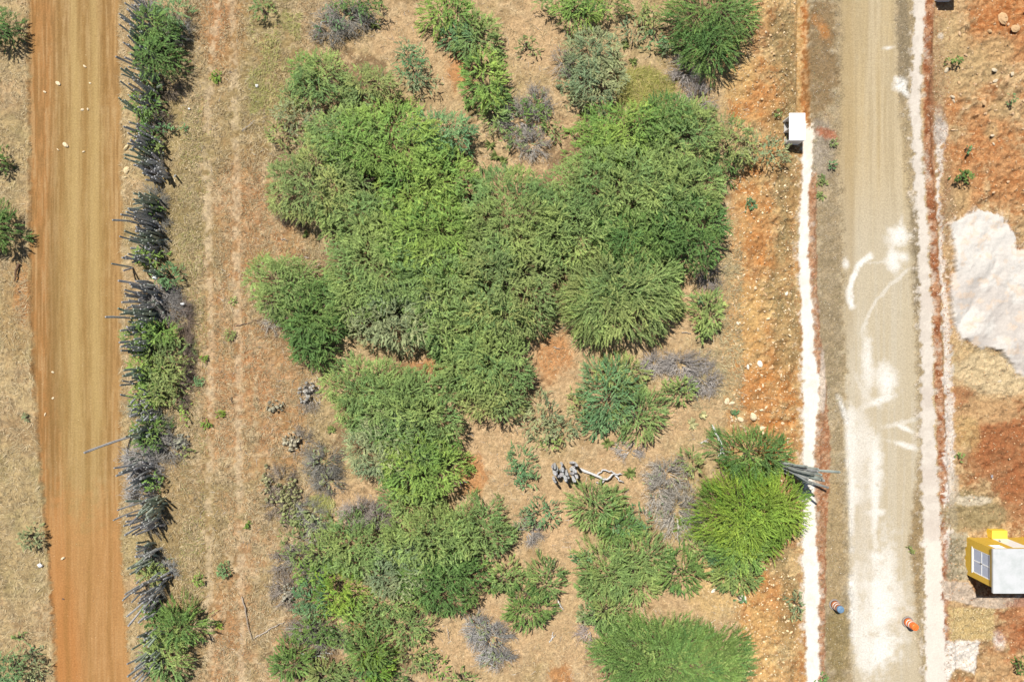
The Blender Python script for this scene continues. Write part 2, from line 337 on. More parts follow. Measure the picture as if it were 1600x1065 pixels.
    ed = ss((curve(Y, ROAD_L[0]) + curve(Y, [(0, 50), (400, 40), (600, 42), (800, 50), (1065, 60)]) - X) / 22)
    lay(r * ed * (.6 + .6 * n3), alb(194, 138, 82), .75)
    lay(r * ss((X - 160) / 20), alb(204, 158, 102), .5); lay(r * ss((G['st3'] - .52) / .08), alb(152, 116, 70), .5); lay(r * ss((.44 - G['st3']) / .08), alb(222, 190, 140), .35)
    lay(r * blob(X, Y, 128, 480, 40, 420, soft=.8, amp=.3), alb(196, 166, 106), .5)
    lay(r * blob(X, Y, 82, 540, 10, 260, soft=1, amp=.3), alb(150, 118, 70), .5)
    lay(r * ss((Y - 740) / 110 + (n3 - .5)), alb(214, 158, 100), .6)
    lay(r * ss((Y - 800) / 200) * ss((110 - X + (Y - 800) * .1) / 16), alb(208, 140, 78), .55)
    for xt in (118, 150):
        d = np.abs(X - xt - (n1 - .5) * 10 - (Y - 500) * .006); lay(r * (1 - ss((d - 1) / 9)) * ss((760 - Y) / 150), alb(214, 184, 124), .6)
    for xt, wd in ((100, 6), (135, 5), (168, 4)):
        d = np.abs(X - xt - (n1 - .5) * 14 - (Y - 500) * .012); lay(r * (1 - ss((d - 1) / wd)) * (.4 + .8 * n2), alb(168, 126, 70), .45)
    # first sand strip
    lay(m['sand1'], np.array([.56, .525, .47])); lay(m['sand1'] * ss((n3 - .5) / .15), np.array([.47, .435, .385]), .6); lay(band(X, Y, *SAND1, soft=8, amp=16) * ss((Y - 200) / 10) * (1 - m['sand1']), np.array([.46, .40, .33]), .6); lay(m['sand1'] * blob(X, Y, 1266, 215, 10, 40), np.array([.55, .47, .38]), .6)
    # right field
    xl = curve(Y, SAND2[1])
    rf = ss((X - xl) / 4 + .2)
    lay(rf, alb(222, 182, 132)); lay(rf * ss((n6 - .44) / .14), alb(216, 152, 98), .7); lay(rf * ss((n2 - .5) / .12), alb(232, 200, 150), .7)
    lay(rf * ss((n7 - .54) / .1), alb(150, 94, 56), .6); lay(rf * ss((G['n8'] - .52) / .1), alb(186, 160, 116), .6); lay(rf * ss((n3 - .56) / .1), alb(228, 190, 142), .5); lay(rf * ss((n4 - .52) / .1), alb(234, 204, 158), .45); lay(rf * ss((n7 - .5) / .1) * ss((n3 - .48) / .1), alb(176, 146, 106), .55)
    for a in ((1570, 60, 50, 45, -20), (1545, 195, 60, 30, 20), (1575, 265, 35, 60), (1510, 290, 30, 50), (1490, 165, 14, 20), (1590, 20, 30, 30), (1530, 230, 50, 25), (1575, 20, 60, 30)):
        lay(blob(X, Y, *a, soft=.7), alb(210, 134, 78), .55); lay(blob(X, Y, *a, soft=.7) * ss((n4 - .5) / .1), alb(224, 170, 116), .5)
    for a in ((1560, 175, 25, 16), (1500, 110, 40, 40), (1550, 90, 30, 30), (1485, 60, 22, 50), (1540, 560, 55, 28), (1580, 580, 25, 25), (1500, 310, 20, 30), (1550, 205, 12, 16)):
        lay(blob(X, Y, *a, soft=.7), alb(218, 188, 138), .65)
    for a in ((1572, 715, 65, 65), (1560, 690, 40, 50), (1600, 760, 45, 50), (1580, 650, 40, 14), (1505, 625, 22, 25)):
        lay(blob(X, Y, *a, soft=.45), alb(192, 124, 80), .55); lay(blob(X, Y, *a, soft=.6) * ss((n4 - .48) / .1), alb(160, 96, 60), .4)
    lay(blob(X, Y, 1570, 635, 45, 12), alb(178, 108, 66), .6); lay(blob(X, Y, 1545, 582, 65, 34, 15), alb(240, 216, 172), .85); lay(blob(X, Y, 1540, 640, 55, 22), alb(226, 190, 140), .7); lay(blob(X, Y, 1510, 680, 20, 26), alb(220, 188, 130), .6)
    # strips between the second path and the field
    e = band(X, Y, [(-200, 1443), (0, 1444), (60, 1443), (250, 1444), (350, 1452), (450, 1456), (650, 1464), (790, 1470), (1300, 1480)], [(-200, 1456), (0, 1456), (250, 1460), (350, 1462), (450, 1466), (650, 1474), (790, 1480), (1300, 1482)], 3, 4)
    lay(e * (.45 + n3), alb(186, 118, 78), .95); lay(e * ss((n4 - .5) / .08), alb(126, 72, 46), .6); lay(e * ss((n7 - .52) / .08), alb(222, 178, 140), .6)
    e2 = band(X, Y, [(100, 1460), (200, 1462), (400, 1466), (560, 1474), (700, 1476), (820, 1476), (1000, 1480)], [(100, 1466), (200, 1476), (300, 1470), (400, 1474), (560, 1486), (700, 1492), (820, 1494), (1000, 1484)], 4, 8) * ss((Y - 150) / 60) * ss((900 - Y) / 60)
    lay(e2 * (.5 + n3), np.array([.48, .43, .38]), .9)
    lay(blob(X, Y, 1470, 205, 10, 18), alb(236, 226, 216), .8); lay(blob(X, Y, 1469, 57, 6, 6), alb(240, 228, 210), .8)
    lay(blob(X, Y, 1465, 120, 12, 100, soft=1), alb(168, 142, 112), .4); lay(blob(X, Y, 1482, 330, 12, 60, soft=1), alb(160, 138, 110), .5)
    # muddy patch, slabs of sand and gravel round the hut
    lay(blob(X, Y, 1520, 800, 46, 36), alb(178, 160, 118), .85); lay(blob(X, Y, 1520, 782, 34, 8, -4), alb(238, 224, 198), .8); lay(blob(X, Y, 1490, 760, 8, 30), alb(230, 214, 190), .6)
    lay(poly(X, Y, [(1480, 832), (1510, 832), (1512, 905), (1478, 905)], 5, 4), alb(206, 196, 168), .8)
    lay(poly(X, Y, [(1480, 840), (1505, 840), (1505, 905), (1478, 905)], 5, 6) * ss((n4 - .48) / .08), alb(120, 108, 76), .7)
    lay(poly(X, Y, [(1470, 906), (1512, 908), (1526, 930), (1640, 928), (1640, 945), (1540, 950), (1474, 934)], 3, 2), alb(226, 206, 184), .95)
    lay(poly(X, Y, [(1480, 948), (1552, 950), (1552, 998), (1484, 998)], 4, 3), alb(222, 194, 136), .95)
    lay(poly(X, Y, [(1476, 1000), (1530, 1000), (1524, 1050), (1492, 1042), (1480, 1064), (1476, 1064)], 4, 4), np.array([.50, .46, .41]), .95)
    lay(poly(X, Y, [(1440, 845), (1480, 845), (1480, 842), (1470, 835), (1440, 838)], 8, 3), alb(232, 216, 196), .6)
    lay(blob(X, Y, 1562, 1000, 9, 12, soft=1, amp=1.2), np.array([.48, .44, .40]), .8); lay(blob(X, Y, 1575, 1040, 50, 22), alb(222, 180, 130), .7); lay(blob(X, Y, 1590, 975, 30, 50), alb(180, 98, 56), .6)
    # second path
    s = m['sand2']; lay(band(X, Y, *SAND2, soft=8, amp=16) * (1 - s), np.array([.42, .37, .31]), .6); lay(s, np.array([.455, .41, .355])); lay(s * ss((n3 - .5) / .1), np.array([.39, .345, .295]), .6); lay(s * ss((Y - 820) / 30), np.array([.52, .475, .42]), .6)
    for yy in (470, 620, 745, 825): lay(s * blob(X, Y, 1450, yy, 40, 16, soft=.8), np.array([.38, .325, .28]), .5)
    # sand heap
    s = m['sheet']; lay(poly(X, Y, SHEET, 20, 16) * (1 - s) * ss((n4 - .42) / .1), np.array([.44, .38, .32]), .7); lay(s, np.array([.455, .43, .395])); lay(s * ss((G['n8'] - .38) / .14) * ss((Y - 400) / 60), np.array([.36, .325, .295]), .8); lay(s * ss((n7 - .58) / .1), np.array([.50, .36, .24]), .4); lay(s * ss((fbm(X / 10, Y / 60 + X / 90, 44) - .55) / .08), np.array([.42, .38, .34]), .35)
    return C
def height(X, Y, m):
    n1, n2, n3, n4, n5, n6, n7 = (G[k] for k in ('n1', 'n2', 'n3', 'n4', 'n5', 'n6', 'n7'))
    far = np.clip((np.hypot(X - CX, Y - CY) - 1200) / 3000, 0, 1)
    road = np.maximum.reduce([m['roadL'], m['roadR'], m['sand1'] * .9, m['sand2'] * .9])
    z = (1 - road) * ((n2 - .5) * .12 + (n3 - .5) * .09 + (n4 - .5) * .07 + (n5 - .5) * .02)
    z = z + road * ((n4 - .5) * .012 + (n2 - .5) * .03)
    ob = ss((X - 1140) / 40) * ss((1245 - X) / 10); rf = ss((X - 1486) / 20) * (1 - m['sheet'])
    z = z + (ob + rf) * ((n7 - .5) * .36 + np.abs(n4 - .5) * .36 + (n3 - .5) * .22 + (n6 - .5) * .3)
    z = z - .22 * ss((X - 1243) / 4) * ss((1266 - X) / 4) * ss((198 - Y) / 10)                 # trench
    z = z + .16 * ss((1 - np.abs(X - curve(Y, SAND2[1]) - 9) / 8)) * (.5 + n4)                # spoil ridge beside the second path
    z = z + .10 * ss((1 - np.abs(X - curve(Y, SAND1[1]) - 6) / 6)) * (.3 + n4) * ss((Y - 260) / 30)
    z = z + m['sheet'] * (.08 + .55 * np.abs(fbm(X / 70 + Y / 160, Y / 90 - X / 200, 40, 3) - .5) * 2 + .05 * fbm(X / 9 + Y / 30, Y / 16, 41))
    z = z + .12 * ss(1 - np.abs(X - curve(Y, ROAD_L[0]) + 4) / 6) * (.3 + n3) 
    ext = far * far * (fbm(X / 2600, Y / 2600, 50) - .35) * 14
    return z + ext

def axis(a, b, step, far):
    c = list(np.arange(a, b + step / 2, step)); s = step; l = c[0]; r = c[-1]; L = []; Rr = []
    while r < far: s *= 1.22; r += s; l -= s; Rr.append(r); L.append(l)
    return np.array(L[::-1] + c + Rr)
gx = axis(-40, 40, .08, 450); gy = axis(-28, 28, .08, 450)
XX, YY = np.meshgrid(gx, gy); PXX = CX + XX * PX; PYY = CY - YY * PX
prep(PXX, PYY)
_in = ss(1 - np.maximum((np.abs(XX) - 39.5) / 6, (np.abs(YY) - 27.5) / 6))         # fine grain only where the sheet is fine enough to carry it
for _k in ('n3', 'n4', 'n5', 'n7', 'n8', 'n2', 'n6', 'st', 'st2', 'st3'): G[_k] = .5 + (G[_k] - .5) * _in
for _k, _q in (('n2', .04), ('n6', .03), ('n8', .05)): G[_k] = G[_k] + (fbm(XX * _q, YY * _q, 70) - .5) * (1 - _in)
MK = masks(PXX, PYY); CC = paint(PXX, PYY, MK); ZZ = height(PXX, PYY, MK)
_rd = np.clip(MK['roadL'] + MK['roadR'] + MK['sand1'] + MK['sand2'] + MK['sheet'], 0, 1)
CC *= (1.06 + ((G['n5'] - .5) * .34 + (G['n4'] - .5) * .75 + (G['n7'] - .5) * .35) * (1 - .86 * _rd))[..., None]; CC = np.clip(CC, .01, .86)
ny, nx = XX.shape
ii = np.arange(nx - 1)[None, :] + np.arange(ny - 1)[:, None] * nx
FF = np.stack([ii, ii + 1, ii + nx + 1, ii + nx], -1)
Zg = ZZ.copy()
def vmask(fm):                                      # vertices wholly inside a face mask
    v = np.zeros((ny, nx), bool); v[1:-1, 1:-1] = fm[:-1, :-1] & fm[1:, :-1] & fm[:-1, 1:] & fm[1:, 1:]; return v
def fmask(k):
    a = MK[k] > .5; return a[:-1, :-1] & a[1:, :-1] & a[:-1, 1:] & a[1:, 1:]
for k, nm, mt in (('roadL', 'dirt_road', M_road), ('roadR', 'gravel_road', M_road), ('sand1', 'sand_path', M_sand), ('sand2', 'sand_path', M_sand), ('sheet', 'sand_heap', M_sand)):
    fm = fmask(k); Zg[vmask(fm)] -= .06
    f = FF[fm]; u, inv = np.unique(f, return_inverse=True)
    V = np.stack([XX.ravel()[u], YY.ravel()[u], ZZ.ravel()[u] + .004], -1)
    o = mesh(nm, V, inv.reshape(-1, 4), mt, None, CC.reshape(-1, 3)[u], smooth=True)
    if nm == 'sand_heap': tag(o, 'low heap of white sand spread on orange soil east of the gravel road', 'sand heap')
    else: tag(o, kind='structure')
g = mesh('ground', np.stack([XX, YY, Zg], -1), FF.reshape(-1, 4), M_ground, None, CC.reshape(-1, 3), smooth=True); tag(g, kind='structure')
def gz(x, y):
    x = np.asarray(x, float); y = np.asarray(y, float)
    i = np.clip(np.searchsorted(gx, x), 0, nx - 1); j = np.clip(np.searchsorted(gy, y), 0, ny - 1); return ZZ[j, i]

# ------------------------------------------------------------------ occupancy helper for scatter
def on(k, x, y):
    i = np.clip(np.searchsorted(gx, x), 0, nx - 1); j = np.clip(np.searchsorted(gy, y), 0, ny - 1); return MK[k][j, i]

# ------------------------------------------------------------------ foliage
LC = dict(mid=(.205, .288, .088), bright=(.212, .322, .070), blue=(.140, .255, .105), dark=(.10, .18, .06), grey=(.240, .285, .140), olive=(.222, .280, .092), lime=(.190, .288, .042), deep=(.124, .212, .054))
def rnd(n, a=0., b=1.): return a + (b - a) * rng.random(n)
def sprays(P, az, pitch, L, col, K=9, wid=.085, droop=.35, curv=.35):
    """feathery branchlets: P (N,3), az, pitch, L (N,), col (N,3) -> V, F, C"""
    N = len(P); t = (np.arange(K) + .6) / K
    d = np.stack([np.cos(az), np.sin(az)], -1)
    curl = rng.normal(0, curv, N)
    def ax(t):
        t = t[None, :]; a = az[:, None] + curl[:, None] * t
        h = L[:, None] * t * np.cos(pitch)[:, None]
        return np.stack([P[:, 0:1] + np.cos(a) * h, P[:, 1:2] + np.sin(a) * h, P[:, 2:3] + L[:, None] * (np.sin(pitch)[:, None] * t - droop * t * t)], -1), a
    Q, A = ax(t)
    prof = np.sin(np.clip(t * .93 + .1, 0, 1) * math.pi) ** .6 * .75 + .3
    out = []; cols = []
    for s in (-1, 1):
        aa = A + s * rnd((N, K), .3, .8)
        ll = wid * 1.45 * prof[None, :] * rnd((N, K), .7, 1.3)
        up = rnd((N, K), -.2, .6)
        dirv = np.stack([np.cos(aa) * np.cos(up), np.sin(aa) * np.cos(up), np.sin(up)], -1)
        side = np.stack([-np.sin(aa), np.cos(aa), rnd((N, K), -.45, .45)], -1)
        wdt = ll * rnd((N, K), .24, .38)
        base = Q; tip = Q + dirv * ll[..., None]; mid = Q + dirv * (ll * .5)[..., None]
        out.append(np.stack([base, mid - side * wdt[..., None], tip, mid + side * wdt[..., None]], 2))
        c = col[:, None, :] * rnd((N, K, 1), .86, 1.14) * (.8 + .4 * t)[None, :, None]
        cols.append(np.repeat(c[:, :, None, :], 4, 2))
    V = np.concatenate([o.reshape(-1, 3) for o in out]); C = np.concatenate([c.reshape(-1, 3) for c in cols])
    F = np.arange(len(V)).reshape(-1, 4); return V, F, C
# twig axis drawn as a thin strip with the sprays
def crown_points(lobes, dens, radial=False):
    PP = []; AZ = []; CO = []; HT = []
    for (px, py, rx, ry, h, c) in lobes:
        cen = W(px, py, h * .55); rx = rx / PX * 1.05; ry = ry / PX * 1.05; r_in = .35
        ax_, ay_ = max(rx - r_in, rx * .45), max(ry - r_in, ry * .45)
        n = int(dens * math.pi * ax_ * ay_) + 8
        rr = np.sqrt(rnd(n)); th = rnd(n, 0, 2 * math.pi)
        rr *= 1 + .16 * np.sin(th * 3 + px) + .10 * np.sin(th * 7 + py) + .34 * (vn(np.cos(th) * 3.2 + px, np.sin(th) * 3.2 + py, 31) - .5)
        x = cen[0] + ax_ * rr * np.cos(th); y = cen[1] + ay_ * rr * np.sin(th)
        sub = .95 + .1 * min(rx, ry)
        gxi = np.floor(x / sub); gyi = np.floor(y / sub); best = np.full(n, 9.); sx = x.copy(); sy = y.copy()
        for a in (-1, 0, 1):
            for b in (-1, 0, 1):
                qx = (gxi + a + .15 + .7 * _h(gxi + a, gyi + b, 5)) * sub; qy = (gyi + b + .15 + .7 * _h(gxi + a, gyi + b, 6)) * sub
                dd = np.hypot(x - qx, y - qy); k = dd < best; best = np.where(k, dd, best); sx = np.where(k, qx, sx); sy = np.where(k, qy, sy)
        big = h * np.sqrt(np.clip(1 - (rr * .93) ** 2, 0, 1)) ** .62
        puff = .48 * np.clip(1 - (best / (sub * .8)) ** 2, -.6, 1) * min(1, h / 2)
        lvl = 1 - .8 * rnd(n) ** 2.0
        z = np.maximum((big * .86 + puff) * lvl, .10)
        az1 = np.stack([x - sx, y - sy], -1) / (sub * .6); az2 = np.stack([(x - cen[0]) / rx ** 1, (y - cen[1]) / ry], -1) * 1.25
        vec = (az1 + az2 + rng.normal(0, .42, (n, 2))) if not radial else (az1 * .6 + az2 * 1.35 + rng.normal(0, .32, (n, 2)))
        PP.append(np.stack([x, y, z], -1)); AZ.append(np.arctan2(vec[:, 1], vec[:, 0])); HT.append(np.full(n, h))
        base = np.array(LC[c]); pn = (_h(np.floor(sx / .3), np.floor(sy / .3), 9) - .5)[:, None]
        cc = base[None] * (1 + .30 * pn) * np.array([1, 1, 1]) + base[None] * pn * np.array([.25, 0, -.1])
        cc = cc * (.85 + .3 * vn(x * 1.1, y * 1.1, 77))[:, None]
        CO.append(cc * rnd((n, 1), .68, 1.32))
    return np.concatenate(PP), np.concatenate(AZ), np.concatenate(CO), np.concatenate(HT)
def tree(name, label, cat, lobes, dens=19, L=(.38, .88), wid=.062, K=8, radial=False, group=None, pitch=(-.1, .75), droop=.4):
    hm = max(l[4] for l in lobes)
    cx = sum(l[0] for l in lobes) / len(lobes); cy = sum(l[1] for l in lobes) / len(lobes)
    b = W(cx, cy, 0); c0 = W(cx, cy, hm * .5); b[:2] = c0[:2]; b[2] = float(gz(b[0], b[1])) - .05
    root = thing(name, label, cat, b, group)
    rm = sum(l[2] + l[3] for l in lobes) / len(lobes) / 2 / PX; q = min(1, max(.5, rm / 2.1))
    if radial: L = (.62 * q, 1.2 * q); K = 11 if q > .7 else 8; pitch = (-.05, .55)
    P, az, col, H = crown_points(lobes, dens * (2.3 / q ** 1.1 if radial else 2.9), radial)
    n = len(P); sc = np.clip(H / 1.6, .45, 1)
    Ls = rnd(n, *L) * sc
    V, F, C = sprays(P, az, rnd(n, *pitch), Ls, col, K=K, wid=wid * (.7 + .3 * float(sc.mean())), droop=droop, curv=.16 if radial else .35)
    V[:, 2] = np.maximum(V[:, 2], .02)
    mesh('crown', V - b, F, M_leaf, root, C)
    # trunk: tapered limbs from the base to points under the crown
    m = max(5, min(26, n // 40)); pick = rng.integers(0, n, m); E = P[pick].copy(); E[:, 2] *= .82
    t = np.linspace(0, 1, 7)[None, :, None]; S = np.broadcast_to(b, (m, 3))[:, None, :] + rng.normal(0, .05, (m, 1, 3)) * [1, 1, 0]
    E = E[:, None, :]; mid = (S + E) / 2 + np.array([0, 0, 1]) * hm * .12 + rng.normal(0, .12, (m, 1, 3))
    A = S * (1 - t) ** 2 + 2 * mid * t * (1 - t) + E * t ** 2
    Rr = (.05 * (1 - t[..., 0]) ** 1.2 + .012) * (.5 + .25 * hm) * rnd((m, 1), .7, 1.2)
    V, F = tubes(A, Rr, 5); mesh('trunk', V - b, F, M_wood, root, np.broadcast_to(np.array([.11, .085, .065]), V.shape), smooth=True)
    return root

T = lambda *a, **k: tree('thorn_tree', a[0], 'tree', a[1], **k)
S_ = lambda *a, **k: tree('shrub', a[0], 'shrub', a[1], **k)
# (px, py, rx, ry, height m, colour)
T('broad green thorn tree at the north-west corner of the central thicket', [(600, 225, 95, 62, 3.4, 'bright'), (500, 285, 78, 72, 3.0, 'olive'), (665, 290, 75, 62, 3.3, 'bright'), (540, 210, 60, 45, 3.0, 'mid'), (560, 340, 70, 45, 2.8, 'mid')])
T('small blue-green thorn tree at the top right of the north-west thicket tree', [(690, 208, 56, 32, 2.4, 'blue')])
T('olive thorn tree above the north-west thicket tree, near the top bare patch', [(505, 125, 50, 42, 2.3, 'mid'), (575, 140, 48, 36, 2.2, 'olive')])
T('wide mid-green thorn tree in the middle left of the thicket', [(600, 410, 85, 72, 3.4, 'mid'), (665, 375, 80, 68, 3.5, 'bright'), (690, 440, 70, 70, 3.3, 'mid')])
T('greyish thorn tree at the lower centre of the thicket above the bare patch', [(620, 495, 78, 52, 2.7, 'grey'), (560, 460, 60, 50, 2.6, 'mid'), (690, 510, 55, 40, 2.6, 'mid')])
T('dark green thorn tree reaching farthest west out of the thicket', [(440, 445, 56, 52, 2.6, 'mid'), (490, 490, 52, 62, 2.6, 'deep'), (488, 535, 38, 42, 2.2, 'deep')])
T('large olive thorn tree in the very middle of the thicket', [(800, 345, 82, 78, 3.6, 'mid'), (790, 440, 85, 85, 3.5, 'olive'), (770, 490, 55, 42, 3.0, 'mid')])
T('bright yellow-green thorn tree on the north edge of the eastern thicket', [(980, 200, 78, 42, 3.0, 'bright'), (940, 230, 45, 40, 2.8, 'bright')])
T('mid-green thorn tree at the upper right of the thicket', [(1060, 215, 62, 55, 3.0, 'mid'), (1040, 180, 45, 35, 2.6, 'deep')])
T('very wide green thorn tree filling the eastern thicket', [(960, 295, 105, 68, 3.8, 'mid'), (1050, 300, 80, 62, 3.7, 'mid'), (1080, 360, 58, 62, 3.5, 'deep'), (900, 350, 75, 65, 3.6, 'mid'), (1000, 370, 75, 48, 3.6, 'deep')])
T('domed thorn tree with sprays fanning down at the south-east of the thicket', [(965, 455, 88, 74, 3.3, 'olive'), (1010, 440, 58, 52, 3.0, 'mid'), (925, 480, 45, 50, 3.0, 'mid')], radial=True)
T('thin greyish thorn tree between the thicket and the white bin shelter', [(1140, 225, 42, 42, 2.2, 'olive'), (1190, 235, 42, 26, 1.7, 'grey'), (1130, 260, 28, 25, 1.8, 'deep')], dens=10)
T('dense deep green thorn tree at the top edge beside the orange soil', [(1112, 25, 68, 52, 2.9, 'deep'), (1105, 75, 50, 36, 2.4, 'deep')], radial=True)
T('pale greyish-green thorn tree standing alone north of the thicket', [(925, 85, 46, 40, 2.2, 'grey'), (930, 130, 48, 36, 2.2, 'grey')])
T('large oval thorn tree south-west of the thicket beside the sandy clearing', [(585, 615, 80, 58, 3.0, 'mid'), (640, 650, 82, 75, 3.3, 'mid'), (655, 725, 66, 60, 3.1, 'bright'), (600, 690, 60, 60, 3.0, 'grey'), (640, 780, 45, 32, 2.4, 'mid')])
T('green thorn tree hanging south of the thicket between two bare patches', [(765, 570, 66, 58, 2.8, 'mid'), (770, 620, 50, 40, 2.5, 'olive'), (730, 570, 45, 45, 2.6, 'mid')])
T('large spreading thorn tree in the lower left thicket', [(560, 850, 58, 52, 2.6, 'mid'), (670, 845, 72, 58, 2.9, 'mid'), (745, 825, 56, 45, 2.8, 'mid'), (690, 905, 68, 52, 2.7, 'deep'), (625, 890, 55, 45, 2.5, 'grey')])
T('wide domed thorn tree cut by the bottom edge', [(1050, 1030, 112, 62, 3.3, 'deep'), (1030, 1000, 70, 34, 2.3, 'mid'), (1100, 1050, 70, 55, 2.6, 'mid')], radial=True)
T('bright yellow-green thorn tree beside the white sand path', [(1160, 800, 72, 68, 3.0, 'lime'), (1205, 790, 55, 50, 2.8, 'lime'), (1150, 850, 48, 42, 2.5, 'bright')], radial=True)
T('deep green rounded thorn tree just above the bright yellow-green one', [(1175, 708, 55, 36, 2.4, 'deep')], radial=True)
T('narrow green thorn tree below the bright yellow-green one', [(1150, 895, 40, 30, 1.8, 'mid'), (1130, 870, 25, 25, 1.6, 'blue')], radial=True)
S_('low dark green bush under the thicket at the bare patch', [(705, 545, 40, 24, 1.6, 'deep')])
S_('blue-green feathery shrub south of the thicket beside grey dead brush', [(950, 615, 46, 55, 1.7, 'blue'), (1000, 645, 42, 45, 1.6, 'mid'), (970, 580, 45, 25, 1.4, 'olive'), (930, 660, 25, 25, 1.2, 'blue')], dens=11, radial=True)
S_('green tuft shrub growing below the grey dead brush', [(1062, 608, 30, 24, 1.2, 'mid')], dens=12, radial=True)
S_('upright green shrub at the right foot of the thicket', [(1105, 485, 30, 34, 1.6, 'mid'), (1100, 515, 20, 22, 1.1, 'mid')], dens=12, radial=True)
S_('pale grey-green sparse shrub south of the sandy patch', [(845, 650, 36, 40, 1.3, 'grey'), (880, 670, 26, 24, 1.1, 'grey')], dens=9)
S_('blue-green low shrub left of the standing grey cactus', [(812, 725, 28, 32, 1.2, 'blue'), (825, 750, 22, 18, 1., 'blue')], dens=10)
S_('sparse grey-green shrub below the blue-green one', [(845, 800, 34, 28, 1.1, 'blue'), (820, 815, 22, 24, .9, 'grey')], dens=8)
S_('dome of green sprays directly below the grey cactus', [(930, 790, 44, 36, 1.6, 'mid'), (965, 820, 36, 30, 1.5, 'deep')], dens=13, radial=True)
S_('low green shrub between that dome and the grey brush', [(985, 815, 40, 26, 1.2, 'blue')], dens=9)
S_('wide fanned green shrub on the sand left of the bright tree', [(950, 890, 52, 42, 1.8, 'mid'), (1000, 870, 45, 40, 1.8, 'mid'), (990, 905, 40, 34, 1.6, 'mid')], dens=13, radial=True)
S_('dark feather-edged shrub joined to the wide fanned one', [(1060, 890, 44, 36, 1.5, 'deep')], dens=12, radial=True)
S_('tiny blue-green shrub in the sandy gap', [(910, 872, 23, 14, .8, 'blue')], dens=12, radial=True)
S_('curving green shrub above the domed tree at the bottom', [(945, 950, 36, 36, 1.5, 'mid'), (975, 985, 30, 26, 1.3, 'mid'), (915, 960, 18, 20, 1., 'grey')], dens=12, radial=True)
S_('round green shrub on sandy ground at lower centre', [(825, 945, 40, 38, 1.5, 'deep'), (850, 905, 32, 34, 1.4, 'mid')], dens=12, radial=True)
S_('small green shrub wedged beside the lower left thicket', [(790, 898, 30, 28, 1.3, 'mid'), (770, 915, 20, 18, 1.1, 'deep')], dens=12, radial=True)
S_('yellow-green leafy shrub at the west side of the lower thicket', [(530, 920, 42, 42, 1.9, 'lime'), (545, 950, 30, 24, 1.6, 'bright')], dens=13)
S_('darker shrub left of the yellow-green leafy one', [(488, 935, 32, 36, 1.5, 'blue'), (480, 895, 28, 22, 1.3, 'bright')], dens=12)
S_('dark green shrub in the bottom left corner of the lower thicket', [(455, 1030, 34, 32, 1.6, 'deep'), (510, 1050, 38, 26, 1.4, 'olive')], dens=13, radial=True)
S_('bright shrub with spiky shoots at the bottom of the lower thicket', [(578, 1015, 34, 42, 1.9, 'deep'), (590, 1040, 30, 26, 1.7, 'lime')], dens=13, radial=True)
S_('sparse yellowish shrub at the bottom centre left', [(645, 1020, 40, 34, 1.2, 'olive'), (680, 1040, 24, 24, .9, 'bright')], dens=7)
S_('green shrub linking the lower thicket to the bottom edge', [(640, 975, 42, 32, 1.7, 'mid')], dens=12)
S_('tiny green shrub cut by the bottom edge beside the sandy gap', [(720, 1058, 26, 16, 1., 'mid')], dens=11)
S_('low dusky shrub between the pale lone tree and the top right dense tree', [(1015, 30, 24, 24, 1.1, 'olive'), (1040, 75, 20, 18, .9, 'grey')], dens=10)
S_('mixed green shrub under the tangle of dead branches', [(835, 175, 30, 26, 1.1, 'deep'), (800, 215, 22, 22, .9, 'olive')], dens=10)
S_('green shrub filling the notch left of the tangle of dead branches', [(775, 180, 26, 24, 1.4, 'mid')], dens=12)
S_('loose green shrub across the west end of the thicket notch', [(735, 300, 34, 26, 2.2, 'mid')], dens=13)
S_('olive shrub joining the two northern thicket trees at the yellow grass', [(1090, 175, 34, 24, 1.5, 'olive')], dens=12)
S_('low olive shrub above the far west tree', [(455, 150, 24, 24, 1.0, 'olive')], dens=9)
S_('thin green shrub at the lower edge of the lone pale tree', [(900, 150, 26, 20, 1.1, 'grey')], dens=10)
S_('olive shrub between the blue-green feathery shrub and the sparse one', [(905, 625, 22, 26, 1.0, 'olive')], dens=9)
S_('low green shrub below the pale grey-green sparse shrub', [(860, 690, 26, 16, .9, 'mid')], dens=9)
S_('grassy green shrub between the grey brush and the bright tree', [(1095, 850, 30, 26, 1.4, 'mid'), (1080, 720, 22, 24, 1.2, 'olive')], dens=12)
S_('loose green shrub at the south-west corner of the big lower thicket', [(600, 950, 46, 30, 1.6, 'mid'), (560, 975, 34, 26, 1.4, 'olive')], dens=13)
S_('tangled green shrub below the yellow-green leafy one', [(500, 985, 42, 26, 1.4, 'deep'), (545, 1000, 30, 22, 1.3, 'olive')], dens=11)
S_('olive shrub between the mauve dry top and the far west rubble', [(505, 860, 30, 30, 1.5, 'mid')], dens=11, radial=True)
S_('green shrub strip at the bottom edge left of centre', [(545, 1058, 36, 20, 1.3, 'mid'), (610, 1060, 30, 16, 1.2, 'deep')], dens=12)
S_('low green shrub beneath the wide fanned one', [(925, 915, 30, 24, 1.3, 'mid')], dens=12, radial=True)
S_('low shrub filling the gap above the bottom domed tree', [(955, 1020, 34, 30, 1.5, 'mid')], dens=12, radial=True)
S_('sparse green shrub right of the top tangle of branches', [(865, 205, 18, 20, .8, 'olive')], dens=8)
S_('sparse olive shrub with debris west of the lower thicket', [(470, 850, 36, 34, 1.1, 'olive'), (500, 815, 30, 24, 1., 'grey')], dens=6)
S_('dusky blue-green shrub on the bare patch near the top', [(645, 100, 28, 32, 1.5, 'blue'), (660, 130, 30, 20, 1.2, 'grey'), (632, 75, 18, 18, 1., 'grey')], dens=10)
S_('bright green shrub right of the top bare patch', [(757, 125, 36, 46, 1.9, 'bright'), (770, 155, 28, 24, 1.6, 'deep')], dens=13, radial=True)
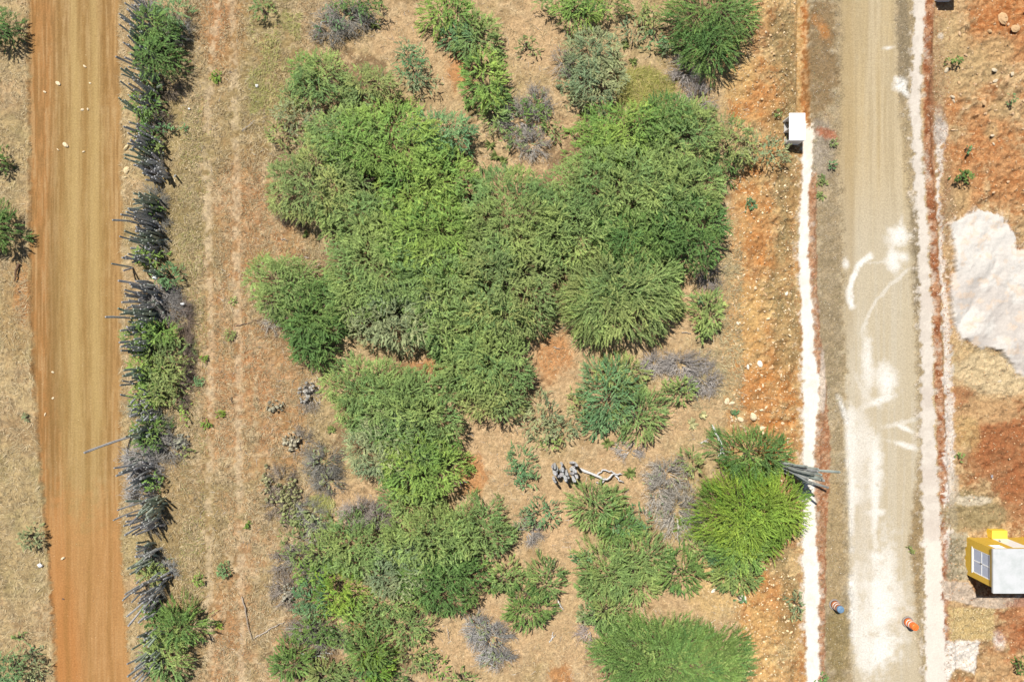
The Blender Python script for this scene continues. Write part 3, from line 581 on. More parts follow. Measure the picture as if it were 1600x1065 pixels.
S_('green shrub reaching down from the top edge at centre', [(700, 22, 45, 30, 1.9, 'bright'), (745, 60, 38, 38, 1.8, 'mid'), (715, 60, 28, 22, 1.5, 'blue')], dens=13, radial=True)
S_('dark small shrub cut by the top edge at centre left', [(575, 8, 30, 22, 1.5, 'deep'), (540, 5, 25, 15, 1.3, 'deep')], dens=11)
S_('bright shrub at the top edge left of the pale lone tree', [(905, 20, 45, 26, 1.7, 'bright'), (940, 5, 50, 20, 1.8, 'deep'), (860, 5, 28, 14, 1.4, 'mid')], dens=13, radial=True)
S_('greyish low shrub at the top between two trees', [(1020, 65, 26, 20, 1., 'blue'), (985, 45, 26, 24, .9, 'grey'), (1010, 15, 18, 18, .9, 'mid')], dens=7)
S_('brownish shrub right of the bright shrub on the bare patch', [(825, 72, 22, 22, .9, 'olive')], dens=8)
S_('green shrub on the left flank of the olive tree', [(478, 112, 26, 30, 1.8, 'bright')], dens=12)
S_('sparse shrub at the west foot of the north-west tree', [(465, 180, 40, 32, 1.3, 'grey'), (440, 210, 30, 26, 1., 'olive')], dens=7)
S_('small shrub at the top edge right of the hedge', [(412, 12, 20, 22, 1.3, 'mid')], dens=12)
S_('small blue-green shrub at the thicket right end by the dead branch', [(1095, 470, 15, 12, .9, 'blue')], dens=10)
# hedge shrubs
HG = 'green shrubs growing in the cactus hedge'
S_('tall green shrub in the top of the cactus hedge', [(242, 45, 34, 34, 2.3, 'deep'), (246, 92, 35, 38, 2.4, 'deep'), (270, 20, 24, 26, 1.9, 'blue')], dens=17, group=HG, radial=True)
S_('round dark shrub below the tallest hedge shrub', [(228, 165, 28, 24, 1.5, 'deep')], group=HG, dens=13)
S_('small shrub in the hedge above the two pale stones', [(228, 212, 22, 26, 1.2, 'deep'), (245, 228, 15, 17, .9, 'mid')], group=HG, dens=17)
S_('blue-green low shrub on the field side near the hedge top', [(265, 200, 25, 12, .7, 'blue')], group=HG, dens=15)
S_('dark shrub among cactus at the second hedge gap', [(245, 330, 15, 17, .9, 'deep')], group=HG, dens=15)
S_('yellow-green shrub just above the white bag in the hedge', [(232, 402, 28, 17, 1.2, 'bright')], group=HG, dens=17)
S_('blue-green round shrub right of the white bag in the hedge', [(263, 432, 25, 22, 1.1, 'blue')], group=HG, dens=17)
S_('dark green shrub midway down the hedge', [(222, 525, 32, 26, 1.7, 'deep'), (250, 520, 32, 22, 1.5, 'bright')], group=HG, dens=17)
S_('olive fine-leaved shrub on the field side of the mid hedge', [(258, 565, 38, 48, 1.4, 'olive'), (255, 605, 35, 30, 1.3, 'olive')], group=HG, dens=16)
S_('bright shrub beside the thick pair of cactus stems', [(228, 570, 25, 34, 1.5, 'bright')], group=HG, dens=17)
S_('green shrub below the thick pair of cactus stems', [(228, 618, 28, 24, 1.4, 'bright')], group=HG, dens=17)
S_('dark shrub beside the long leaning cactus stem', [(232, 678, 30, 29, 1.4, 'deep')], group=HG, dens=16)
S_('sparse yellowish weed shrub on the hedge field edge', [(288, 642, 12, 24, .7, 'bright')], group=HG, dens=9)
S_('small dark shrub inside the grey hedge brush', [(238, 752, 20, 22, 1.2, 'bright')], group=HG, dens=9)
S_('round dark shrub in the lower hedge', [(238, 892, 28, 22, 1.3, 'olive')], group=HG, dens=16)
S_('sparse dark shrub beside the lowest hedge stems', [(240, 960, 25, 24, 1.1, 'deep')], group=HG, dens=15)
S_('large loose green shrub at the bottom of the hedge', [(285, 975, 40, 36, 1.6, 'deep'), (262, 1020, 35, 50, 1.6, 'mid')], group=HG, dens=15, radial=True)
S_('small grey-green shrub near the lower hedge top', [(290, 705, 18, 12, .7, 'olive')], group=HG, dens=9)
# left edge
S_('dark green bush at the top left corner', [(0, 42, 27, 30, 1.9, 'deep')], dens=19, radial=True)
S_('bush cut by the left edge beside the dirt road at mid height', [(-4, 355, 32, 38, 2.0, 'deep')], dens=19, radial=True)
S_('small green bush on the left edge above the mid-height bush', [(-3, 250, 18, 24, 1.3, 'deep')], dens=16, radial=True)
S_('round sparse grey bush on the dry grass left of the dirt road', [(48, 838, 22, 24, 1.1, 'grey')], dens=10, radial=True)
S_('dark bush in the bottom left corner', [(12, 1045, 34, 34, 1.9, 'blue')], dens=13)
S_('thin pale shrub right of the bottom left bush', [(55, 1040, 26, 28, .9, 'grey'), (28, 992, 20, 10, .6, 'mid')], dens=8)
# right field
S_('low green bush near the top of the orange field', [(1491, 95, 17, 9, .8, 'deep')], dens=26, L=(.35, .6))
S_('narrow green bush at the right edge of the orange field', [(1580, 156, 8, 13, .7, 'blue')], dens=26, L=(.3, .5))
S_('round dense bush above the white sand heap', [(1506, 276, 19, 15, 1.0, 'deep')], dens=30, L=(.35, .6))
S_('tiny weed bush between the two larger ones in the orange field', [(1512, 234, 8, 11, .5, 'blue')], dens=22, L=(.25, .45))
S_('green bush cut by the right edge at the bottom', [(1595, 1040, 14, 20, .9, 'deep')], dens=20, L=(.35, .6))
S_('spiky grassy bush on the left edge of the sand path', [(1243, 945, 16, 30, .8, 'grey')], dens=15, L=(.6, .9))
S_('small shrub at the foot of the tree beside the pale rock', [(1155, 935, 16, 14, .6, 'blue')], dens=10)
# weeds
WG = 'small green weeds on open ground'
for lb, (x, y, r, h, c) in {
    'round blue-green weed on the dry field near the wheel track': (350, 890, 14, .5, 'blue'),
    'small bright weed left of the round one on the dry field': (311, 906, 12, .45, 'bright'),
    'yellow-green weed on the upper dry field': (338, 120, 12, .25, 'lime'),
    'yellow-green weed on the mid dry field beside the hedge': (318, 560, 8, .3, 'lime'),
    'dark weed on the dry field right of the hedge brush': (308, 596, 10, .35, 'blue'),
    'yellow-green weed below the two mid-field weeds': (345, 648, 9, .3, 'lime'),
    'grey-green weed in the middle of the dry field': (360, 522, 11, .3, 'olive'),
    'faint weed high in the middle of the dry field': (363, 470, 6, .25, 'mid'),
    'bright tuft on the lower dry field': (341, 976, 6, .3, 'lime'),
    'bright tuft near the right wheel track of the dry field': (387, 820, 7, .3, 'lime'),
    'yellow weed on the field near the hedge bottom': (322, 662, 9, .25, 'lime'),
    'dark palm-like weed on the gravel verge': (1300, 258, 8, .45, 'blue'),
    'green weed on the verge beside the reddish patch': (1303, 222, 8, .3, 'olive'),
    'flat weed on the verge below the white bin shelter': (1285, 282, 12, .25, 'olive'),
    'second flat weed on the verge below the shelter': (1283, 306, 10, .25, 'olive'),
    'weed at the left edge of the shelter': (1216, 178, 7, .4, 'mid'),
    'weed on the lower verge beside the gravel road': (1424, 858, 8, .25, 'olive'),
    'green weed beside the path at the bottom edge': (1285, 1060, 12, .3, 'mid'),
    'faint weed on the orange soil strip': (1172, 320, 12, .3, 'blue'),
    'small bluish weed near the yellow rocks of the strip': (1148, 645, 9, .35, 'blue'),
    'weed on the dry grass left of the dirt road': (42, 650, 8, .3, 'grey'),
    'weed at the corner of the muddy patch': (1500, 714, 9, .3, 'mid'),
}.items():
    tree('weed', lb, 'weed', [(x, y, r * 1.2, r * 1.2, h, c)], dens=32, L=(.4, .75), K=7, wid=.055, group=WG, pitch=(.1, 1.0))

# ------------------------------------------------------------------ dead brush
def twigset(P0, n, Ln, rad, c, zup=.7, flat=1.0, depth=2):
    """branching dry twigs from point P0 inside ellipse rad=(rx, ry), height zup"""
    th = rnd(n, 0, 2 * math.pi); rr = np.sqrt(rnd(n, .1, 1))
    E = np.stack([P0[0] + rad[0] * rr * np.cos(th), P0[1] + rad[1] * rr * np.sin(th), P0[2] + zup * (1.05 - rr ** 2 * .75) * rnd(n, .5, 1)], -1)
    S = np.stack([P0[0] + rad[0] * .35 * rr * np.cos(th), P0[1] + rad[1] * .35 * rr * np.sin(th), np.full(n, P0[2])], -1) + rng.normal(0, .06, (n, 3)) * [1, 1, 0]
    t = np.linspace(0, 1, 6)[None, :, None]
    mid = (S + E) / 2 + rng.normal(0, .16, (n, 3)) * Ln + np.array([0, 0, .2 * zup])
    A = S[:, None] * (1 - t) ** 2 + 2 * mid[:, None] * t * (1 - t) + E[:, None] * t ** 2
    R0 = .036 * (1 - .75 * t[..., 0]) * rnd((n, 1), .6, 1.2)
    sets = [(A, R0)]
    k = 6; idx = np.repeat(np.arange(n), k); tt = rng.integers(2, 6, len(idx)); Q = A[idx, tt]
    a = np.repeat(np.arctan2(E[:, 1] - S[:, 1], E[:, 0] - S[:, 0]), k) + rng.normal(0, .8, len(idx)); l = rnd(len(idx), .25, .7) * Ln
    D = np.stack([np.cos(a) * l, np.sin(a) * l, rnd(len(idx), -.15, .35) * l], -1)
    t4 = np.linspace(0, 1, 4)[None, :, None]
    B = Q[:, None] + D[:, None] * t4 + rng.normal(0, .04, (len(idx), 4, 3)) * t4 * Ln
    sets.append((B, .014 * (1 - .6 * t4[..., 0]) * rnd((len(idx), 1), .7, 1.3)))
    if depth > 1:
        k2 = 2; j = np.repeat(np.arange(len(idx)), k2); Q = B[j, rng.integers(1, 4, len(j))]
        a = np.repeat(a, k2) + rng.normal(0, .9, len(j)); l = rnd(len(j), .15, .4) * Ln
        D = np.stack([np.cos(a) * l, np.sin(a) * l, rnd(len(j), -.1, .4) * l], -1); t3 = np.linspace(0, 1, 3)[None, :, None]
        sets.append((Q[:, None] + D[:, None] * t3 + rng.normal(0, .02, (len(j), 3, 3)) * t3, .0075 * (1 - .5 * t3[..., 0]) * rnd((len(j), 1), .8, 1.3)))
    mb = MB()
    for A, Rr in sets:
        V, F = tubes(A, Rr, 3); nn = A.shape[0]; cc = np.asarray(c)[None] * .84 * rnd((nn, 1), .5, 1.4)
        mb.add(V, F, np.repeat(cc, A.shape[1] * 3, 0))
    return mb
GREY = (.40, .365, .32); PUR = (.40, .36, .33); BRN = (.22, .18, .14); WHT = (.52, .50, .47)
def brush(label, lobes, c=GREY, n=34, zup=.9, group=None, cat='dead brush', leaf=0, lc='grey'):
    b = W(lobes[0][0], lobes[0][1], .4); b[2] = float(gz(b[0], b[1]))
    root = thing('dead_brush', label, cat, b, group)
    mb = MB()
    for (px, py, rx, ry) in lobes:
        P0 = W(px, py, zup * .5); P0[2] = float(gz(P0[0], P0[1]))
        m2 = twigset(P0 - b, int(n * rx * ry / 700) + 6, .9, (rx / PX, ry / PX), c, zup)
        for V, F, C in zip(m2.V, m2.F, m2.C): mb.V.append(V); mb.F.append(F + mb.n); mb.C.append(C)
        mb.n += m2.n
    mb.build('branches', M_dead, root)
    if leaf:
        P, az, col, H = crown_points([(x, y, rx * .9, ry * .9, zup * .9, lc) for (x, y, rx, ry) in lobes], leaf)
        V, F, C = sprays(P, az, rnd(len(P), 0, .8), rnd(len(P), .3, .6), col, K=6, wid=.06); mesh('leaves', V - b, F, M_leaf, root, C)
    return root
brush('purple-grey leafless brush beside the top right dense tree', [(1072, 110, 26, 24), (1092, 155, 24, 28)], PUR, 46, 1.0)
brush('large grey leafless brush left of the bright yellow-green tree', [(1045, 745, 36, 34), (1060, 800, 38, 42), (1030, 770, 26, 40)], (.42, .385, .33), 30, 1.3, leaf=1.2)
brush('grey twiggy brush lying below the thicket on the east side', [(1065, 570, 52, 20), (1100, 595, 28, 22), (1025, 568, 26, 14)], (.40, .365, .335), 50, .9)
brush('grey-green twiggy bush left of the large oval tree', [(505, 722, 34, 26), (512, 752, 26, 20)], (.24, .23, .20), 42, .9, leaf=7)
brush('grey bush with bare twigs at the top left of the thicket', [(540, 25, 48, 28), (515, 45, 32, 22)], (.33, .31, .27), 36, 1.3, leaf=6, lc='blue')
brush('tangle of grey dead branches between the two northern trees', [(810, 185, 42, 34), (840, 160, 26, 26), (830, 225, 32, 24)], (.37, .34, .30), 34, .8, leaf=3)
brush('mauve dry shrub top over the lower left thicket', [(560, 800, 36, 22), (590, 808, 26, 16)], (.36, .31, .27), 55, 2.3, leaf=3)
brush('spiky grey dry bush at the bottom near the sandy gap', [(768, 1000, 34, 34), (775, 1030, 30, 18), (745, 985, 20, 30)], (.36, .35, .33), 34, 1.0, leaf=7, lc='grey')
brush('faint thin dry twigs on sand above the bottom domed tree', [(925, 985, 24, 26)], (.36, .30, .27), 26, .5)
brush('light dry twigs in the sparse shrub right of the sandy clearing', [(825, 830, 20, 24)], (.36, .33, .30), 30, .6)
brush('dry grey stalks under the right end of the thicket', [(1110, 435, 20, 16)], (.27, .24, .22), 34, .6)
brush('dry grey stalks hugging the north side of the pale lone tree', [(880, 95, 16, 20)], (.36, .33, .29), 46, 1.2)
brush('brown dry thicket edge at the west foot of the north-west tree', [(455, 330, 22, 26)], (.20, .16, .12), 30, .7)
brush('bleached twigs at the foot of the far west tree', [(425, 500, 16, 20)], (.42, .38, .33), 24, .4)
brush('low grey-brown dry weeds around the pale prickly pear patch', [(440, 755, 26, 30), (462, 800, 26, 30), (430, 790, 16, 20)], (.30, .25, .2), 30, .4)
brush('low dry weeds at the west side of the yellow-green leafy shrub', [(448, 925, 26, 26), (440, 880, 18, 22)], (.30, .26, .22), 32, .45)
brush('dry stalks at the west clearing left of the large oval tree', [(470, 690, 18, 24), (482, 620, 16, 24)], (.34, .30, .25), 24, .35)
brush('mixed grey-green scrub at the west side of the big lower thicket', [(468, 872, 26, 24), (488, 890, 20, 18)], (.28, .26, .22), 34, .8, leaf=9, lc='olive')
brush('mixed scrub and twigs south of the yellow-green leafy shrub', [(475, 985, 32, 22), (510, 1000, 32, 18)], (.28, .26, .22), 34, .8, leaf=9, lc='mid')
brush('grey-green scrub beside the pale prickly pear patch', [(482, 800, 22, 22), (495, 835, 20, 20)], (.33, .32, .28), 34, .8, leaf=8, lc='grey')
brush('dry twigs under the blue-green feathery shrub', [(985, 705, 26, 12)], (.46, .42, .38), 24, .3)
BG = 'dry grey brush inside the cactus hedge'
brush('pile of grey dead twigs below the white bag in the hedge', [(250, 462, 30, 22), (262, 480, 30, 24), (235, 490, 20, 18)], (.30, .28, .26), 60, .7, BG)
brush('brown dead twigs along the field edge of the mid hedge', [(288, 500, 12, 36), (293, 560, 8, 40), (290, 610, 8, 34)], (.26, .20, .16), 60, .5, BG)
brush('grey brush under the long leaning stem', [(260, 700, 32, 22), (230, 700, 26, 16)], (.34, .32, .29), 50, .8, BG)
brush('pale grey brush mound in the lower half of the hedge', [(218, 715, 26, 18), (225, 740, 28, 24), (215, 772, 22, 14)], (.36, .345, .33), 60, 1.0, BG)
brush('pale twigs at the foot of the lower stems', [(258, 890, 20, 12)], (.38, .38, .36), 40, .5, BG)
brush('grey brush and debris around the second hedge gap', [(240, 310, 18, 20), (245, 350, 22, 18), (240, 385, 22, 14)], (.26, .25, .22), 46, .6, BG)
brush('grey brush behind the stems in the upper hedge', [(240, 250, 16, 12), (235, 185, 14, 16)], (.27, .25, .22), 46, .6, BG)
brush('grey-green brush below the pair of thick stems', [(225, 640, 26, 16), (245, 660, 24, 14)], (.28, .29, .22), 46, .7, BG, leaf=4, lc='olive')
brush('loose twigs behind the lower cactus clumps', [(238, 815, 16, 20), (236, 865, 18, 12)], (.28, .26, .22), 40, .5, BG)
brush('dark twigs behind the lowest cactus clumps', [(242, 935, 18, 18), (236, 1030, 16, 24)], (.24, .23, .20), 40, .6, BG)
brush('dry twigs at the top of the cactus hedge', [(275, 45, 20, 24), (225, 8, 20, 14)], (.30, .29, .27), 36, 1.3, BG)
brush('brown dry twigs in the upper hedge below the tall shrub', [(262, 140, 26, 18), (250, 190, 14, 20)], (.25, .20, .15), 36, .6, BG)

# ------------------------------------------------------------------ columnar cacti
CC1 = np.array([.46, .46, .46]); CC2 = np.array([.38, .43, .35])
def stem_mesh(S, E, r, c, K=9, bend=0.0):
    t = np.linspace(0, 1, K)[:, None]; mid = (S + E) / 2 + np.array([rng.normal(0, bend), rng.normal(0, bend), 0])
    t = 1 - (1 - t) ** 1.5 if False else t
    A = (S * (1 - t) ** 2 + 2 * mid * t * (1 - t) + E * t ** 2)
    top = E - A[-2]; top = top / (np.linalg.norm(top) + 1e-9)
    A = np.concatenate([A, [E + top * r * .5, E + top * r * .8, E + top * r * .85]])
    prof = np.concatenate([np.full(K, r) * (1 + .07 * np.sin(np.arange(K) * 2.1)), [r * .8, r * .42, .002]]); prof[0] = r * .8
    V, F = tubes(A[None], prof[None], 16, ribs=8, ribd=.26)
    h = np.repeat(np.clip(np.arange(len(A)) / len(A), 0, 1), 16)
    rib = np.tile(np.arange(16) % 2, len(A))
    C = c[None] * (.95 + .2 * h[:, None]) * (1.15 - .3 * rib[:, None]); C = C * np.repeat(np.where(np.arange(len(A)) >= len(A) - 4, .62, 1.), 16)[:, None]; return V, F, C  # tip rings darkened in the colour to offset sunlight on the caps
def cactus(label, px, py, specs, group=None, c=CC1, name='columnar_cactus', cat='cactus'):
    """specs: list of (base dx m, base dy m, height m, lean x m, lean y m, radius m)"""
    b = W(px, py, 0); b[2] = float(gz(b[0], b[1])) - .05
    root = thing(name, label, cat, b, group)
    for (bx, by, h, lx, ly, r) in specs:
        cc = c * rng.uniform(.8, 1.2) + rng.normal(0, .008, 3)
        V, F, C = stem_mesh(np.array([bx, by, 0.]), np.array([bx + lx, by + ly, h]), r, cc, bend=.1 * h / 3)
        mesh('stem', V, F, M_cact, root, C)
    return root
def clump(n, sx, sy, h0, h1, r=.072, lean=.2):
    out = []
    for i in range(n):
        out.append((rng.uniform(-sx, sx), rng.uniform(-sy, sy), rng.uniform(h0, h1), rng.normal(0, lean), rng.normal(0, lean), r * rng.uniform(.8, 1.15)))
    return out
ORD = ['first', 'second', 'third', 'fourth', 'fifth', 'sixth', 'seventh', 'eighth', 'ninth', 'tenth', 'eleventh', 'twelfth', 'thirteenth', 'fourteenth', 'fifteenth', 'sixteenth', 'seventeenth', 'eighteenth', 'nineteenth', 'twentieth',
       'twenty-first', 'twenty-second', 'twenty-third', 'twenty-fourth', 'twenty-fifth', 'twenty-sixth', 'twenty-seventh', 'twenty-eighth', 'twenty-ninth', 'thirtieth', 'thirty-first', 'thirty-second', 'thirty-third', 'thirty-fourth', 'thirty-fifth', 'thirty-sixth', 'thirty-seventh', 'thirty-eighth']
# tip px, tip py, count, half spread x m, y m, hmin, hmax, tall? -> listed from the top of the photo down
CL = [(203, 8, 8, .7, .5, 2.2, 3.0), (200, 28, 9, .6, .45, 2.2, 3.1), (208, 45, 7, .6, .3, 2.0, 2.8), (200, 68, 4, .3, .2, 2.0, 2.7), (200, 90, 6, .5, .3, 1.9, 2.7), (204, 108, 8, .6, .35, 1.8, 2.7), (203, 130, 7, .6, .3, 1.5, 2.6),
      (212, 148, 6, .5, .25, 1.2, 2.2), (195, 163, 3, .3, .2, 1.6, 2.2), (207, 195, 6, .5, .35, 1.4, 2.3), (212, 213, 9, .6, .35, 1.5, 2.4), (210, 240, 10, .6, .4, 1.4, 2.2), (222, 258, 14, .7, .45, 1.2, 2.1), (238, 272, 8, .5, .25, .8, 1.6),
      (208, 308, 12, .8, .3, 1.4, 2.6), (200, 330, 10, .8, .35, 1.7, 2.9), (215, 348, 9, .7, .3, 1.4, 2.4), (215, 366, 12, .8, .35, 1.4, 2.4), (218, 384, 9, .8, .3, 1.2, 2.2), (200, 402, 6, .35, .2, 1.8, 2.6), (228, 424, 6, .4, .2, 1.2, 1.9),
      (212, 448, 10, .6, .35, 1.5, 2.3), (210, 470, 13, .8, .45, 1.5, 2.5), (205, 494, 13, .8, .35, 1.8, 2.8), (205, 514, 7, .7, .3, 1.7, 2.6), (208, 538, 9, .8, .35, 1.8, 2.7), (196, 582, 5, .35, .14, 2.4, 2.9), (210, 618, 6, .5, .3, 1.3, 2.1),
      (215, 650, 7, .5, .3, 1.0, 1.8), (203, 680, 6, .5, .25, 1.6, 2.5), (195, 738, 7, .45, .25, 1.9, 2.9), (208, 757, 6, .4, .25, 1.4, 2.2), (215, 800, 15, .75, .5, 1.8, 2.9), (210, 825, 14, .7, .4, 1.7, 2.7), (214, 872, 7, .5, .25, 1.4, 2.1), (208, 888, 8, .5, .25, 1.6, 2.3),
      (222, 915, 11, .8, .5, 1.4, 2.4), (215, 950, 13, .7, .7, 1.5, 2.6), (226, 1018, 12, .7, .6, 1.6, 2.6), (216, 1052, 9, .5, .5, 1.6, 2.6)]
ORD += ['thirty-ninth', 'fortieth']
for i, (px, py, n, sx, sy, h0, h1) in enumerate(CL):
    hm = (h0 + h1) / 2; k = 1 - hm / CAM_H; bx = CX + (px - CX) * k; by = CY + (py - CY) * k
    look = 'green-grey' if i % 3 == 2 else 'bluish grey'
    cactus('clump of %s upright cactus stems, %s from the top of the roadside hedge' % (look, ORD[i]), bx, by, clump(n + 3, sx, sy * 1.35, h0 * .65, h1) + [(q[0] + .5, q[1], q[2], q[3], q[4], q[5]) for q in clump(5, sx, sy, .5, 1.5)], 'cactus clumps of the hedge along the dirt road', CC2 if i % 3 == 2 else CC1)
for i, (px, py, n, sx, sy, h0, h1) in enumerate([(232, 292 - 60, 7, .5, .4, .8, 1.7), (238, 322, 9, .7, .5, .8, 1.8), (240, 360, 9, .7, .5, .8, 1.9), (238, 395, 6, .5, .4, .7, 1.5), (235, 455, 9, .7, .5, .8, 1.8), (246, 478, 7, .6, .4, .6, 1.4), (232, 505, 8, .6, .4, 1.0, 2.0), (232, 545, 8, .6, .5, 1.2, 2.2), (226, 598, 8, .6, .5, 1.2, 2.1),
                                              (232, 640, 7, .6, .4, .8, 1.6), (228, 668, 7, .6, .4, .8, 1.7), (226, 715, 7, .6, .4, .8, 1.5), (232, 775, 6, .5, .4, .8, 1.4), (238, 850, 7, .5, .4, .7, 1.5), (240, 985, 7, .6, .5, .8, 1.7), (246, 1020, 8, .6, .5, .8, 1.8)]):
    cactus('short cactus clump, field side of the hedge, %s from the top' % ORD[i], px, py, clump(n, sx, sy, h0, h1, .066), 'low cactus clumps on the field side of the hedge', CC2 * .9 if i % 2 else CC1 * .9)
cactus('single long cactus stem leaning far over the dirt road', 207, 681, [(0, 0, 3.2, -1.4, -.65, .085)])
cactus('two thin cactus arms sticking out over the road edge in the mid hedge', 205, 497, [(0, 0, 2.5, -.35, .0, .075)])
cactus('forked cactus with one arm bent down at the upper middle of the hedge', 208, 418, [(0, 0, 2.0, -.35, .05, .06), (.0, 0, 1.4, .1, -.35, .06)])
cactus('two slender cactus stems poking out side by side below the brush mound', 222, 795, [(0, 0, 2.6, -.5, -.1, .055), (.1, .5, 2.3, -.5, .0, .055)])
cactus('lone thin cactus stem over the road edge between the first and second hedge gaps', 225, 377, [(0, 0, 2.3, -.4, 0, .06)])
# tall cactus by the sand path
sp = [(0, 0, 4.6, 2.0, .55, .085)] + [(rng.uniform(-.1, .5), rng.uniform(-.35, .45), rng.uniform(3.0, 4.2), rng.uniform(.5, 1.1), rng.uniform(-.35, .25), .09) for _ in range(13)] + [(.1, -.25, 4.3, 1.3, -.25, .08), (.25, .3, 3.2, .3, .35, .08)]
cactus('tall many-stemmed pale cactus leaning over the white sand path', 1217, 729, sp, None, np.array([.33, .35, .33]))
sp = [(rng.uniform(-.9, .8), rng.uniform(-.55, .55), rng.uniform(.6, 1.7), rng.normal(0, .1), rng.normal(0, .1), rng.uniform(.085, .12)) for _ in range(30)]
cactus('grey standing cactus cluster with round pale tips in the sandy clearing', 884, 734, sp, None, np.array([.50, .50, .50]))
# ------------------------------------------------------------------ logs, branches
def branch(label, pts, r=.06, c=WHT, forks=(), name='dead_branch', cat='branch', z=.12):
    b = W(*pts[0], 0); b[2] = float(gz(b[0], b[1]))
    mb = MB()
    for pl, rr in [(pts, r)] + [(f, r * .6) for f in forks]:
        A = np.array([W(x, y, 0) for x, y in pl]); t = np.linspace(0, len(A) - 1, 14); A = np.stack([np.interp(t, np.arange(len(A)), A[:, k]) for k in range(3)], -1)
        A[:, :2] += rng.normal(0, .03, (14, 2)); A[:, 2] = gz(A[:, 0], A[:, 1]) + rr * .9 + z * np.sin(np.linspace(0, 2.6, 14)) * rng.uniform(.5, 1.2)
        Rr = rr * np.linspace(1, .4, 14) * (1 + .15 * np.sin(np.arange(14) * 1.7)); Rr[-1] = .004; Rr[0] *= .5
        V, F = tubes((A - b)[None], Rr[None], 7); mb.add(V, F, c)
    o = mb.build(name, M_dead, None, True, b); tag(o, label, cat); return o
branch('bleached forked driftwood branch above the dark green rounded tree', [(1112, 664), (1118, 678), (1124, 690), (1126, 702), (1120, 712)], .09, (.5, .49, .47), [[(1122, 692), (1130, 702), (1140, 706)], [(1124, 700), (1130, 710), (1134, 712)]], z=.3)
branch('short bleached crooked branch left of the forked driftwood', [(1093, 692), (1100, 688), (1108, 685)], .045, WHT, [[(1100, 688), (1106, 690)]])
branch('bleached fallen cactus limb with forks right of the standing grey cactus', [(906, 731), (925, 740), (945, 747), (958, 738), (972, 740)], .11, (.47, .46, .45), [[(932, 742), (942, 732), (956, 735), (964, 744)], [(946, 747), (940, 753), (930, 752)], [(958, 738), (966, 748), (974, 752)]], z=.35)
branch('long curved grey branch lying along the field track at the bottom', [(378, 930), (386, 950), (388, 975), (396, 1000)], .06, (.30, .25, .2))
branch('grey branch pointing from the curved one towards the lower thicket', [(398, 996), (415, 985), (432, 976), (446, 970)], .05, (.38, .33, .28))
branch('dark thin stick on the dry field right of the hedge', [(366, 510), (380, 507), (398, 502), (412, 495)], .03, (.14, .10, .08))
branch('short dark stick in the middle of the field wheel track', [(362, 620), (364, 629)], .035, (.12, .09, .07))
branch('dark charred log on the dry grass left of the dirt road', [(31, 412), (28, 425), (26, 440)], .1, (.13, .08, .05))
branch('bleached branch on the sandy clearing', [(718, 752), (726, 753), (732, 751)], .045, WHT, [[(720, 753), (721, 760)]])
branch('tangled bleached branch under the bottom left bushes', [(470, 1018), (485, 1024), (500, 1020), (515, 1028)], .06, WHT, [[(485, 1024), (490, 1035), (502, 1038)], [(500, 1020), (512, 1016), (522, 1020)]], z=.3)
branch('small bleached branch on sand at lower centre', [(858, 1003), (863, 995), (864, 986)], .05, WHT, [[(862, 996), (868, 990)]])
branch('bleached stump piece at the centre bottom shrub edge', [(872, 938), (876, 945), (880, 952)], .06, WHT)
branch('white twig at the north-west thicket edge', [(460, 208), (470, 216), (476, 224)], .03, (.45, .4, .33))
branch('grey twig lying by the upper field edge', [(378, 205), (390, 198), (400, 188)], .03, (.36, .33, .3))
branch('dry pale cactus stem lying across the hedge rubble', [(230, 497), (245, 484), (256, 475)], .05, (.34, .33, .17), z=.6)
branch('bare grey branch rising beside the top left grey bush', [(498, 62), (508, 50), (516, 40)], .04, (.4, .39, .38), [[(506, 53), (500, 45)]], z=.9)
for k, (x, y, a) in enumerate([(995, 475, 20), (1050, 500, 120), (1060, 487, 60), (1072, 520, 10), (870, 543, 20), (1008, 698, 30), (1035, 640, 140), (700, 990, 80), (455, 690, 120), (445, 375, 10), (480, 402, 10), (1075, 865, 40), (985, 700, 100), (735, 680, 20)]):
    L = rng.uniform(8, 17); dx_, dy_ = math.cos(R(a)) * L / 2, math.sin(R(a)) * L / 2
    o = branch('short dry stick lying on bare sandy soil among the bushes', [(x - dx_, y - dy_), (x + 1, y + rng.uniform(-2, 2)), (x + dx_, y + dy_)], .035, (.36, .31, .26)); o['group'] = 'short dry sticks on the sandy soil'

# ------------------------------------------------------------------ rosettes (agave / aloe) and prickly pear
def rosette(label, px, py, r, c, n=22, group='spiky rosette plants'):
    b = W(px, py, .2); b[2] = float(gz(b[0], b[1])); mb = MB()
    for i in range(n):
        a = rng.uniform(0, 6.28); up = rng.uniform(.25, 1.1); L = r * rng.uniform(.7, 1.1); t = np.linspace(0, 1, 5)
        wd = .055 * np.array([.7, 1, .85, .5, .03]) * (r / .5 + .3)
        x = L * t * math.cos(up); z = L * (t * math.sin(up) - .25 * t ** 2) + .03; rad = np.stack([x * math.cos(a), x * math.sin(a), z], -1); s = np.array([-math.sin(a), math.cos(a), 0])
        V = np.concatenate([rad - s * wd[:, None], rad + np.array([0, 0, -.02]), rad + s * wd[:, None]]); F = [(k, k + 5, k + 6, k + 1) for k in range(4)] + [(k + 5, k + 10, k + 11, k + 6) for k in range(4)]
        mb.add(V, F, np.array(c) * rng.uniform(.7, 1.3))
    return tag(mb.build('rosette_plant', M_cact, None, False, b), label, 'rosette plant', group)
